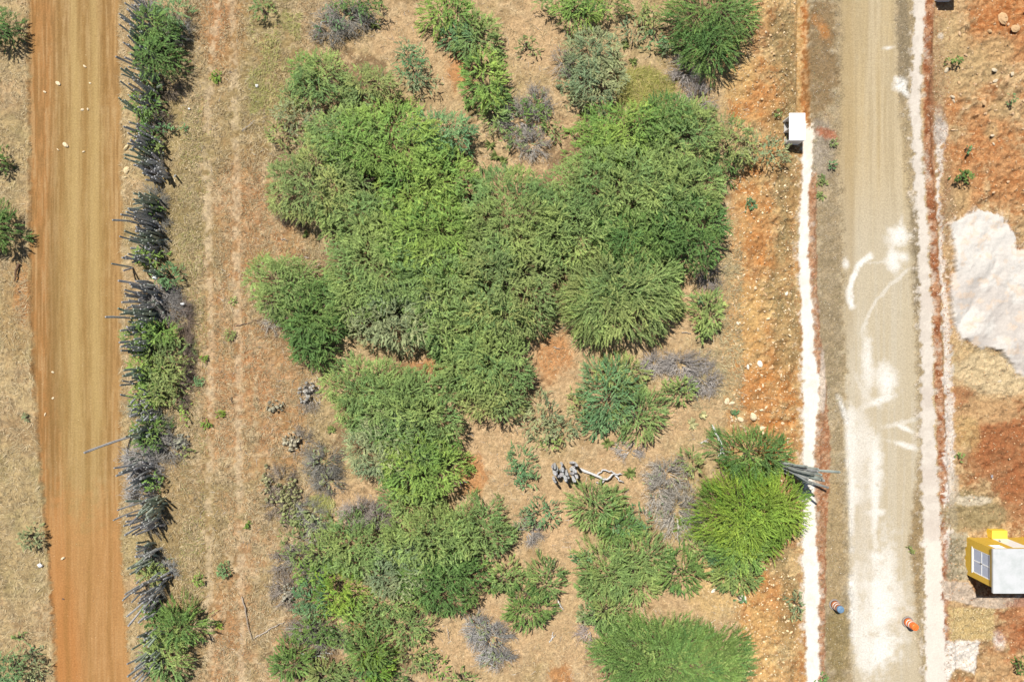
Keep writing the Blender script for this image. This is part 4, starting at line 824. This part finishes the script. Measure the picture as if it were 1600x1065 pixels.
for lb, x, y, r in [('star-shaped green rosette plant right of the north-west thicket tip', 762, 275, .42), ('olive rosette below the tangle of dead branches', 775, 243, .5), ('yellowish rosette left of the tangle of dead branches', 766, 225, .45), ('rosette at the bottom of the tangle of dead branches', 787, 250, .42),
                    ('pale striped rosette on sand below the grey twiggy brush', 1082, 662, .5), ('second pale rosette touching the striped one', 1098, 648, .4), ('dark rosette on the bare patch west of the thicket', 476, 365, .35), ('green rosette at the edge of the sparse top shrub', 850, 200, .45),
                    ('brown rosette near the top of the dry centre', 975, 70, .45), ('olive rosette above the yellow dry grass', 990, 95, .4), ('reddish rosette left of the dry grass', 960, 95, .35), ('rosette beside the blue-green feathery shrub bottom', 950, 692, .5), ('dusky rosette right of the pale grey-green shrub', 890, 640, .4),
                    ('dark rosette cluster at the right foot of the grey brush', 925, 745, .3), ('dark small rosette beside the large oval tree', 517, 672, .4), ('olive rosette at the top bare patch edge', 585, 38, .5), ('yellow-green rosette on the right of the fallen cactus limb', 985, 740, .55)]:
    rosette(lb, x, y, r * 1.15, (.14, .17, .05) if 'pale' not in lb else (.38, .36, .18))
def pads(label, px, py, rx, ry, n, c):
    b = W(px, py, .2); b[2] = float(gz(b[0], b[1])); root = thing('prickly_pear', label, 'prickly pear', b, 'low prickly pear patches'); mb = MB()
    for i in range(int(n * 1.3)):
        a = rng.uniform(0, 6.28); q = rng.random() ** .85; x = rx / PX * q * math.cos(a); y = ry / PX * q * math.sin(a)
        yaw = rng.uniform(0, 3.14); tilt = rng.uniform(.6, 1.5); r = rng.uniform(.10, .17); th = np.arange(10) / 10 * 6.283
        e1 = np.array([math.cos(yaw), math.sin(yaw), 0]); e2 = np.array([-math.sin(yaw) * math.cos(tilt), math.cos(yaw) * math.cos(tilt), math.sin(tilt)]); nn = np.cross(e1, e2)
        cen = np.array([x, y, r * math.sin(tilt) + rng.uniform(0, .38)])
        rings = [cen + nn * o + (np.cos(th)[:, None] * e1 * .75 + np.sin(th)[:, None] * e2) * r * k for o, k in ((-.03, .05), (-.028, .7), (0, 1), (.028, .7), (.03, .05))]
        V = np.concatenate(rings); F = [(j * 10 + k, j * 10 + (k + 1) % 10, j * 10 + 10 + (k + 1) % 10, j * 10 + 10 + k) for j in range(4) for k in range(10)]
        mb.add(V, F, np.array(c) * rng.uniform(.6, 1.3))
    mb.build('pads', M_cact, root, True); return root
pads('pale prickly pear patch on the west edge of the lower thicket', 448, 775, 24, 30, 110, (.26, .26, .12)); pads('prickly pear strip beside the track at the left of that patch', 418, 755, 8, 30, 36, (.28, .27, .14))
pads('prickly pear mixed with shrub just below the pale patch', 465, 812, 26, 18, 60, (.22, .26, .10)); pads('small prickly pear on the west clearing below the far west tree', 432, 635, 14, 10, 24, (.30, .28, .20)); pads('prickly pear patch left of the grey-green twiggy bush', 455, 690, 14, 16, 34, (.34, .31, .22))
pads('rubbly prickly pear beside the yellow-green leafy shrub', 450, 925, 12, 16, 34, (.28, .26, .20)); pads('pale prickly pear and rubble at the left of the large oval tree', 480, 612, 13, 20, 40, (.40, .38, .34)); pads('prickly pear among the bottom left bushes', 510, 990, 26, 16, 44, (.22, .24, .13))
pads('prickly pear in the sparse yellowish shrub', 655, 1030, 16, 13, 40, (.30, .32, .12)); pads('prickly pear tangle in the lower mid hedge', 282, 690, 16, 12, 34, (.30, .30, .22))

# ------------------------------------------------------------------ stones
def rock_mesh(seed, name='rock'):
    r = np.random.default_rng(seed); n = 8; m = 6; V = []
    for j in range(m):
        ph = (j + .02) / (m - 1 + .04) * math.pi
        for i in range(n):
            th = i / n * 6.283 + j * .3; V.append([math.sin(ph) * math.cos(th), math.sin(ph) * math.sin(th), math.cos(ph)])
    V = np.array(V)
    for _ in range(5):
        d = r.normal(size=3); d /= np.linalg.norm(d); cut = r.uniform(.45, .8); k = V @ d; V = V - np.clip(k - cut, 0, 9)[:, None] * d * .9
    V *= np.array([1, r.uniform(.65, .95), r.uniform(.5, .75)]); V += r.normal(0, .03, V.shape)
    F = [(j * n + i, (j + 1) * n + i, (j + 1) * n + (i + 1) % n, j * n + (i + 1) % n) for j in range(m - 1) for i in range(n)]
    return V, np.array(F)
ROCKS = [rock_mesh(s) for s in range(8)]; rock_cache = {}
def rock(label, px, py, r, c, group, name='rock', cat='rock'):
    k = (int(rng.integers(0, 8)), tuple(c)); b = W(px, py, 0); b[2] = float(gz(b[0], b[1])) + r * .22
    if k not in rock_cache:
        V, F = ROCKS[k[0]]; o = mesh(name, V, F, M_stone, None, np.broadcast_to(np.array(c), V.shape)); rock_cache[k] = o
    else: o = rock_cache[k].copy(); COL.objects.link(o)
    o.location = b; o.scale = (r, r * rng.uniform(.6, 1), r * rng.uniform(.5, .9)); o.rotation_euler = (0, 0, rng.uniform(0, 6.28)); tag(o, label, cat, group); return o
YS = (.62, .50, .33); PS = (.66, .60, .50); OS = (.46, .30, .16)
for lb, x, y, r in [('pale rock at the top of the stone group on the orange strip', 1207, 443, .17), ('pale rock left of the upper three on the orange strip', 1191, 452, .2), ('rounded pale rock under the upper pair on the orange strip', 1195, 460, .22), ('pale rock right of the upper group beside the sand path', 1227, 459, .18),
                    ('pale rock in the middle of the lower stone group', 1187, 568, .27), ('flat pale rock left of the middle one', 1168, 573, .2), ('small pale rock on the left of the strip', 1152, 505, .14), ('yellow boulder on dry grass at the strip edge', 1135, 627, .3), ('second yellow boulder touching the first', 1143, 630, .25),
                    ('large yellow rock low on the strip', 1175, 650, .32), ('long yellow rock above the deep green rounded tree', 1157, 655, .28), ('yellow rock at the right of the low stones', 1190, 668, .26), ('orange rock pair top by the sand path', 1205, 575, .24), ('orange rock pair bottom by the sand path', 1218, 580, .22),
                    ('pale rock right of the big yellow one', 1196, 636, .2), ('small rock beside the big yellow one', 1189, 640, .16), ('long pale rock at the bright tree foot', 1160, 935, .36), ('white boulder right of the white patch at the strip', 1114, 922, .22)]:
    rock(lb, x, y, r, YS if 'yellow' in lb else (OS if 'orange' in lb else PS), 'pale rocks on the orange strip')
for lb, x, y, r in [('largest pale boulder in the orange field', 1571, 126, .33), ('pale boulder left of the largest one', 1553, 128, .25), ('pale stone above the largest boulder', 1551, 111, .22), ('stone right of and above the largest boulder', 1580, 117, .2), ('orange boulder near the top right corner', 1567, 30, .5), ('orange block below that boulder', 1584, 46, .36),
                    ('orange boulder in the middle of the field top', 1534, 162, .25), ('stone on the slope above the round bush', 1488, 152, .22), ('small stone by the round bush', 1490, 158, .18), ('stone at the right of the weed bush', 1548, 213, .18), ('stone by the low green bush', 1478, 110, .22), ('stone near the orange block in the corner', 1545, 50, .2),
                    ('stone above the weed bush', 1553, 225, .15), ('orange clod between boulders of the upper field', 1497, 130, .18), ('stone at the foot of the muddy patch', 1560, 595, .2)]:
    rock(lb, x, y, r, OS if 'orange' in lb else (.50, .42, .30), 'boulders of the orange field')
rock('dark grey stone on the red soil', 1548, 743, .16, (.25, .23, .24), None)
for lb, x, y, r in [('white double stone high on the dirt road', 91, 131, .22), ('ring-shaped pale stone in the middle of the dirt road', 103, 227, .27), ('small pale stone left of the double stone', 70, 144, .14), ('pale stone near the right wheel track at the top', 133, 104, .15), ('pale stone at the right of the upper dirt road', 141, 130, .1), ('pale stone beside the ring-shaped one', 91, 234, .12),
                    ('pale stone in the right wheel track', 129, 172, .13), ('pale stone right of the wheel track pair', 138, 171, .12), ('pale stone low in the right wheel track', 131, 237, .13), ('white stone on the dark line at mid road', 83, 581, .12), ('white stone below it on the dark line', 83, 622, .12), ('pale stone on the orange side of the road', 71, 647, .14),
                    ('white flat stone on the lower dirt road', 99, 871, .2), ('tan boulder at the hedge foot by the road', 198, 231, .28), ('second tan boulder at the hedge foot', 198, 266, .3), ('third small tan boulder at the hedge foot', 196, 277, .14)]:
    rock(lb, x, y, r, (.55, .44, .26) if 'tan' in lb else (.60, .49, .33), 'pale stones on the dirt road')
rock('dark stone on the lower dirt road', 99, 935, .1, (.12, .08, .06), None); rock('dark small stone on the verge left of the dirt road', 31, 456, .12, (.12, .08, .06), None)
cnt = 0
for (x0, x1, y0, y1, n, c, lb, g) in [(1480, 1600, 0, 330, 70, (.48, .33, .20), 'small clod among many on the orange field', 'small clods on the orange field'), (1140, 1240, 430, 700, 60, (.60, .46, .30), 'small stone among many on the orange strip', 'small stones on the orange strip'), (1140, 1245, 880, 1065, 34, (.64, .50, .30), 'small yellow stone on the lower orange strip', 'small stones on the lower orange strip')]:
    for _ in range(n): rock(lb, rng.uniform(x0, x1), rng.uniform(y0, y1), rng.uniform(.06, .13) * rng.choice([1, 1, 1, 1.5]), c, g, 'small_stone', 'stone')
# pebbles as stuff
def octa(P, r, c):
    N = len(P); d = np.array([[1, 0, 0], [0, 1, 0], [-1, 0, 0], [0, -1, 0], [0, 0, .7], [0, 0, -.5]], float)
    a = rnd(N, 0, 6.28); ca, sa = np.cos(a), np.sin(a); D = d[None] * rnd((N, 6, 1), .7, 1.2)
    X = D[..., 0] * ca[:, None] - D[..., 1] * sa[:, None] * .8; Y = D[..., 0] * sa[:, None] + D[..., 1] * ca[:, None] * .8
    V = np.stack([X, Y, D[..., 2]], -1) * r[:, None, None] + P[:, None]
    f = np.array([[0, 1, 4], [1, 2, 4], [2, 3, 4], [3, 0, 4], [1, 0, 5], [2, 1, 5], [3, 2, 5], [0, 3, 5]])
    return V.reshape(-1, 3), (f[None] + np.arange(N)[:, None, None] * 6).reshape(-1, 3), np.repeat(c, 6, 0)
PP = []; RR = []; CP = []
for (x0, x1, y0, y1, n, cols, rr) in [(1140, 1250, -60, 1120, 7000, [(.6, .46, .28), (.5, .3, .13), (.7, .6, .42)], (.012, .055)), (1268, 1318, -60, 1120, 5000, [(.33, .28, .22), (.5, .44, .36), (.2, .16, .12)], (.015, .045)), (1395, 1440, -60, 1120, 3200, [(.33, .28, .22), (.6, .55, .47), (.2, .16, .12)], (.015, .045)),
                                      (1446, 1485, -60, 1120, 4000, [(.4, .2, .1), (.3, .13, .06), (.65, .5, .38)], (.02, .06)), (1480, 1680, -60, 1120, 9000, [(.5, .3, .16), (.56, .42, .27), (.3, .14, .07)], (.012, .06)), (1484, 1552, 948, 1000, 1500, [(.66, .54, .32), (.5, .4, .22)], (.02, .05)),
                                      (290, 1140, -60, 1120, 2600, [(.6, .48, .33), (.7, .62, .5), (.3, .22, .14)], (.01, .05)), (1140, 1245, -60, 1120, 2600, [(.68, .55, .36), (.60, .42, .24)], (.04, .12)), (1480, 1680, -60, 1120, 1300, [(.52, .33, .18), (.56, .42, .27)], (.04, .10)), (40, 200, -60, 1120, 420, [(.7, .55, .36)], (.01, .03)), (475, 500, 590, 640, 160, [(.7, .66, .6)], (.02, .07))]:
    x = rnd(n, x0, x1); y = rnd(n, y0, y1); wx = (x - CX) / PX; wy = (CY - y) / PX
    keep = (on('roadR', wx, wy) < .3) & (on('sand1', wx, wy) < .3) & (on('sand2', wx, wy) < .3) & (on('sheet', wx, wy) < .3); wx = wx[keep]; wy = wy[keep]; n = len(wx)
    r = rr[0] + (rr[1] - rr[0]) * rnd(n) ** 3; PP.append(np.stack([wx, wy, gz(wx, wy) + r * .3], -1)); RR.append(r); CP.append(np.array(cols)[rng.integers(0, len(cols), n)] * rnd((n, 1), .7, 1.2))
V, F, C = octa(np.concatenate(PP), np.concatenate(RR), np.concatenate(CP))
tag(mesh('gravel', V, F, M_stone, None, C), 'loose gravel and pebbles scattered over the soil and verges', 'gravel', kind='stuff')

# ------------------------------------------------------------------ dry grass (stuff)
def blades(N, x0, x1, y0, y1, cols, L, wid, thr=None, keepf=None, seed=60, fs=.7):
    x = rnd(N, x0, x1); y = rnd(N, y0, y1); wx = (x - CX) / PX; wy = (CY - y) / PX
    tr = np.minimum(np.abs(x - np.interp(y, [0, 200, 600, 800, 1065], [340, 322, 330, 325, 330])), np.abs(x - np.interp(y, [0, 200, 600, 800, 1065], [362, 368, 372, 375, 378])))
    k = (on('roadL', wx, wy) < .25) & ((tr > 6) | (rnd(N) < .12)) & (on('roadR', wx, wy) < .25) & (on('sand1', wx, wy) < .3) & (on('sand2', wx, wy) < .3)
    if thr: k &= fbm(wx * fs, wy * fs, seed, 3) + rnd(N, -.12, .12) > thr
    if keepf is not None: k &= keepf(x, y)
    wx, wy = wx[k], wy[k]; n = len(wx)
    fl = fbm(wx * .5, wy * .5, seed + 7, 2) * 12; a = fl + rng.normal(0, .8, n); up = rnd(n, .05, .8); l = rnd(n, *L)
    B = np.stack([wx, wy, gz(wx, wy)], -1); D = np.stack([np.cos(a) * np.cos(up), np.sin(a) * np.cos(up), np.sin(up)], -1) * l[:, None]
    s = np.stack([-np.sin(a), np.cos(a), np.zeros(n)], -1) * (wid * rnd(n, .6, 1.4))[:, None]
    V = np.stack([B - s, B + s, B + D * .6 + s * .7, B + D], 1).reshape(-1, 3)
    c = np.array(cols)[rng.integers(0, len(cols), n)] * rnd((n, 1), .6, 1.25); return V, np.arange(len(V)).reshape(-1, 4), np.repeat(c, 4, 0)
mb = MB(); ST = [(.58, .47, .29), (.66, .55, .36), (.48, .37, .22), (.34, .26, .15), (.50, .42, .25)]
mb.add(*blades(60000, 285, 500, -80, 1140, ST + [(.26, .20, .12)], (.12, .38), .012, .40))
mb.add(*blades(34000, 480, 1160, -80, 1140, ST + [(.62, .50, .32)], (.12, .4), .012, .44, seed=71))
mb.add(*blades(52000, 240, 520, -80, 1140, [(.34, .26, .15), (.28, .21, .12), (.40, .33, .18), (.52, .42, .25)], (.15, .42), .016, .56, seed=66, fs=1.6))
mb.add(*blades(22000, 500, 1150, -80, 1140, [(.34, .26, .15), (.50, .40, .24), (.40, .33, .18)], (.15, .42), .015, .57, seed=67, fs=1.6))
mb.add(*blades(26000, -80, 80, -80, 1140, ST, (.15, .45), .013, .36, seed=80))
mb.add(*blades(16000, 185, 310, -80, 1140, ST, (.15, .4), .013, .40, seed=85))
mb.add(*blades(5000, 1200, 1250, -40, 1100, [(.34, .30, .17), (.44, .38, .22)], (.1, .25), .012, .48, seed=90))
mb.add(*blades(3500, 1270, 1320, -40, 1100, [(.30, .28, .14), (.40, .34, .2)], (.08, .2), .012, .5, seed=92))
tag(mb.build('dry_grass', M_grass), 'short straw-coloured dry grass over the open ground', 'grass', kind='stuff')
mb = MB()
mb.add(*blades(7000, 960, 1075, 95, 190, [(.45, .42, .13), (.52, .44, .2), (.36, .38, .1)], (.3, .75), .016, None, lambda x, y: ((x - 1005) / 45) ** 2 + ((y - 140) / 32) ** 2 < 1))
mb.add(*blades(2200, 490, 540, 760, 800, [(.42, .44, .14), (.5, .46, .2)], (.3, .7), .016, None, lambda x, y: ((x - 505) / 18) ** 2 + ((y - 785) / 14) ** 2 < 1))
mb.add(*blades(4000, 390, 470, 20, 180, [(.36, .38, .12), (.45, .42, .17)], (.2, .5), .014, .45))
mb.add(*blades(5000, 280, 330, 120, 1000, [(.36, .38, .12), (.42, .40, .16)], (.12, .35), .013, .5))
mb.add(*blades(5000, 1080, 1160, 380, 640, [(.40, .34, .2), (.5, .44, .26)], (.2, .5), .013, .42))
tag(mb.build('tall_grass', M_grass), 'taller yellow-green grass tufts between the bushes', 'grass', kind='stuff')
# leaf litter and fallen twigs as stuff
n = 7000; x = rnd(n, 285, 1170); y = rnd(n, -60, 1120); wx = (x - CX) / PX; wy = (CY - y) / PX; k = fbm(wx * .5, wy * .5, 101, 3) + rnd(n, -.1, .1) > .5; wx, wy = wx[k], wy[k]; n = len(wx)
a = rnd(n, 0, 6.28); l = rnd(n, .1, .55); S = np.stack([wx, wy, gz(wx, wy) + .02], -1); E = S + np.stack([np.cos(a) * l, np.sin(a) * l, rnd(n, 0, .12)], -1); t = np.linspace(0, 1, 3)[None, :, None]
A = S[:, None] * (1 - t) + E[:, None] * t + rng.normal(0, .02, (n, 3, 3)); V, F = tubes(A, .011 * (1.2 - t[..., 0]) * np.ones((n, 3)) * rnd((n, 1), .6, 1.6), 3)
tag(mesh('twig_litter', V, F, M_dead, None, np.repeat(np.array([(.2, .15, .1), (.36, .31, .26), (.48, .44, .38)])[rng.integers(0, 3, n)], 9, 0)), 'scattered dead twigs littering the soil', 'twigs', kind='stuff')

# ------------------------------------------------------------------ bin shelters
def shelter(x0, y0, x1, y1, H, label):
    """concrete shelter open to the west: x0..x1, y0 (south)..y1 (north) of the roof in metres"""
    root = thing('bin_shelter', label, 'bin shelter', ((x0 + x1) / 2, (y0 + y1) / 2, 0)); o = np.array([(x0 + x1) / 2, (y0 + y1) / 2, 0])
    def part(nm, b, mt, bev=.01):
        V, F = box(*b, bev); return mesh(nm, V - o, F, mt, root, None)
    w_ = .09; n = 3; L = (y1 - y0)
    part('back_wall', (x1 - .14, x1 - .03, y0 + .02, y1 - .02, -.1, H - .085), M_plaster)
    ys = [y0 + .02, y0 + .02 + .83, y0 + .02 + 1.62]
    for y in ys: part('partition_wall', (x0 + .02, x1 - .142, y, y + w_, -.1, H - .085), M_plaster)
    for y in (ys[0] + w_ + .004, ys[1] + w_ + .004): part('floor_slab', (x0 + .1, x1 - .144, y, y + .73, -.1, .06), M_conc)
    part('roof', (x0, x1, y0, y1, H - .083, H), M_plaster, .02)
    return root
a = W(1233.4, 219.5, 1.2); b_ = W(1258.5, 176.5, 1.2)
shelter(a[0], a[1], b_[0], b_[1], 1.2, 'white concrete bin shelter with three compartments at the top of the sand path')
b_ = W(1498, 0, 1.0); shelter(b_[0] - 1.15, 24.16 - .12, b_[0] - .02, 24.16 + 1.75, 1.25, 'second bin shelter at the top edge, mostly outside the photo')
# ------------------------------------------------------------------ yellow hut
hx0, hx1, hy0, hy1, HH = 32.2, 36.4, -16.52, -13.9, 2.82
hut = thing('utility_hut', 'small yellow utility hut with white flat roof and a four-pane window', 'hut', ((hx0 + hx1) / 2, (hy0 + hy1) / 2, 0)); O = np.array([(hx0 + hx1) / 2, (hy0 + hy1) / 2, 0])
def hp(nm, b, mt, parent=hut, bev=0.0):
    V, F = box(*b, bev); return mesh(nm, V - O, F, mt, parent)
mb = MB()
wy0, wy1, wz0, wz1 = hy0 + .40, hy1 - .52, .74, 2.48
t = .16
for b in ((hx0, hx0 + t, hy0, wy0, -.1, HH), (hx0, hx0 + t, wy1, hy1, -.1, HH), (hx0, hx0 + t, wy0, wy1, -.1, wz0), (hx0, hx0 + t, wy0, wy1, wz1, HH), (hx1 - t, hx1, hy0, hy1, -.1, HH), (hx0 + t, hx1 - t, hy0, hy0 + t, -.1, HH),
          (hx0 + t, 32.42 + .02, hy1 - t, hy1, -.1, HH), (32.44, 33.2, hy1 - t, hy1, -.1, 1.95), (32.44, 33.2, hy1 - t, hy1, 2.6, HH), (33.2, 33.75, hy1 - t, hy1, -.1, HH), (33.75, 34.85, hy1 - t, hy1, 2.45, HH), (34.85, hx1 - t, hy1 - t, hy1, -.1, HH)):
    V, F = box(*b); mb.add(V - O, F)
mb.build('wall', M_yellow, hut)
hp('roof', (hx0 - .13, hx1 + .2, hy0 - .30, hy1 + .05, HH + .002, HH + .15), M_roofw, bev=.02)
win = MB(); fr = .07; xx0, xx1 = hx0 + .02, hx0 + .07; my = (wy0 + wy1) / 2; mz = (wz0 + wz1) / 2
for b in ((xx0, xx1, wy0, wy0 + fr, wz0, wz1), (xx0, xx1, wy1 - fr, wy1, wz0, wz1), (xx0, xx1, wy0 + fr, wy1 - fr, wz0, wz0 + fr), (xx0, xx1, wy0 + fr, wy1 - fr, wz1 - fr, wz1), (xx0, xx1, my - .04, my + .04, wz0 + fr, wz1 - fr), (xx0 + .003, xx1 - .003, wy0 + fr, my - .04, mz - .035, mz + .035), (xx0 + .003, xx1 - .003, my + .04, wy1 - fr, mz - .035, mz + .035)):
    V, F = box(*b); win.add(V - O, F)
wo = win.build('window', M_plaster, hut)
for a0, a1 in ((wy0 + fr, my - .04), (my + .04, wy1 - fr)):
    for c0, c1 in ((wz0 + fr, mz - .035), (mz + .035, wz1 - fr)): hp('pane', (hx0 + .035, hx0 + .05, a0, a1, c0, c1), M_pane, wo)
hp('handle', (xx0 - .04, xx0 - .002, my - .02, my + .02, mz - .09, mz + .09), M_metal, wo)
hp('sill', (hx0 - .03, hx0 - .002, wy0 - .06, wy1 + .06, wz0 - .06, wz0 + .002), M_plaster, wo)
d = hp('door', (33.753, 34.847, hy1 - .08, hy1 + .01, .02, 2.447), M_plasticw); hp('handle', (33.84, 33.9, hy1 + .012, hy1 + .07, 1.0, 1.14), M_metal, d)
v = hp('transom_window', (32.443, 33.197, hy1 - .07, hy1 + .012, 1.953, 2.597), M_plasticw)
for k in range(4): hp('slat', (32.5, 33.14, hy1 + .0125, hy1 + .03, 2.02 + k * .14, 2.06 + k * .14), M_plaster, v)
lb = MB()
for b in ((33.7, 34.78, hy1 + .03, hy1 + .10, -.05, .55), (33.7, 34.78, hy1 + .52, hy1 + .60, -.05, .55), (33.7, 33.78, hy1 + .10, hy1 + .52, -.05, .55), (34.70, 34.78, hy1 + .10, hy1 + .52, -.05, .55), (33.78, 34.70, hy1 + .10, hy1 + .52, .47, .53)):
    V, F = box(*b); lb.add(V - O, F)
hp('meter_block', (33.72, 34.76, hy1 + .012, hy1 + .03, -.05, .5), M_yellow); lb.build('parapet_block', M_yellow2, hut)

# ------------------------------------------------------------------ traffic drums
def lathe(prof, seg=28):
    V = [(r * math.cos(k / seg * 6.28318), r * math.sin(k / seg * 6.28318), z) for r, z in prof for k in range(seg)]
    F = [(j * seg + k, j * seg + (k + 1) % seg, (j + 1) * seg + (k + 1) % seg, (j + 1) * seg + k) for j in range(len(prof) - 1) for k in range(seg)]
    return np.array(V), np.array(F)
def drum(px, py, label, body, top):
    b = W(px, py); b[2] = float(gz(b[0], b[1])); r = thing('traffic_drum', label, 'traffic drum', b, 'traffic drums on the gravel road')
    def L(nm, prof, mt, parent=r):
        V, F = lathe(prof); return mesh(nm, V, F, mt, parent, None, True)
    L('base', [(.001, 0), (.38, 0), (.395, .02), (.395, .07), (.37, .09), (.29, .095), (.285, .03), (.001, .03)], M_rubber)
    secs = [(.285, .04, .28), (.275, .28, .40, 1), (.27, .40, .52), (.262, .52, .64, 1), (.257, .64, .80)]
    L('body', [(.001, .035), (.285, .036), (.285, .28), (.268, .285), (.262, .40), (.27, .405), (.268, .52), (.253, .525), (.248, .64), (.256, .645), (.25, .80), (.235, .815)], body)
    for z0, z1, q in ((.289, .396, .276), (.529, .636, .263)): L('reflective_band', [(q - .006, z0), (q, z0 + .008), (q - .002, z1 - .008), (q - .008, z1)], M_refl)
    L('lid', [(.245, .812), (.25, .83), (.24, .98), (.225, 1.0), (.17, 1.012), (.001, 1.014)], top)
    V, F = box(-.16, .16, -.02, .02, 1.01, 1.09, .012); c = math.cos(.8); s = math.sin(.8); V = np.stack([V[:, 0] * c - V[:, 1] * s, V[:, 0] * s + V[:, 1] * c, V[:, 2]], -1); mesh('handle', V, F, top, r)
drum(1303.5, 943.5, 'faded orange traffic drum with a blue-grey lid at the left of the gravel road', M_dorange, M_blue)
drum(1417.5, 970.5, 'bright orange traffic drum with white bands at the right of the gravel road', M_orange, M_orange)

# ------------------------------------------------------------------ litter
def bag(label, px, py, r, z=.0, c=M_plasticw, name='plastic_bag', cat='litter'):
    V, F = rock_mesh(int(px)); V = V + np.random.default_rng(int(py)).normal(0, .09, V.shape); b = W(px, py, z); b[2] += float(gz(b[0], b[1])) + r * .4
    o = mesh(name, V * r, F, c, None, None, True, b); return tag(o, label, cat)
bag('white plastic bag lying in the cactus hedge', 243, 434, .22, .9); bag('smaller white plastic bag at the field edge of the hedge', 286, 475, .16, .5)
bag('white plastic scrap on the grass at the top left', 402, 135, .15); bag('white crumpled sheet on the grass left of the dirt road', 64, 882, .22); bag('small white scrap on the field beside the hedge top', 296, 171, .1)
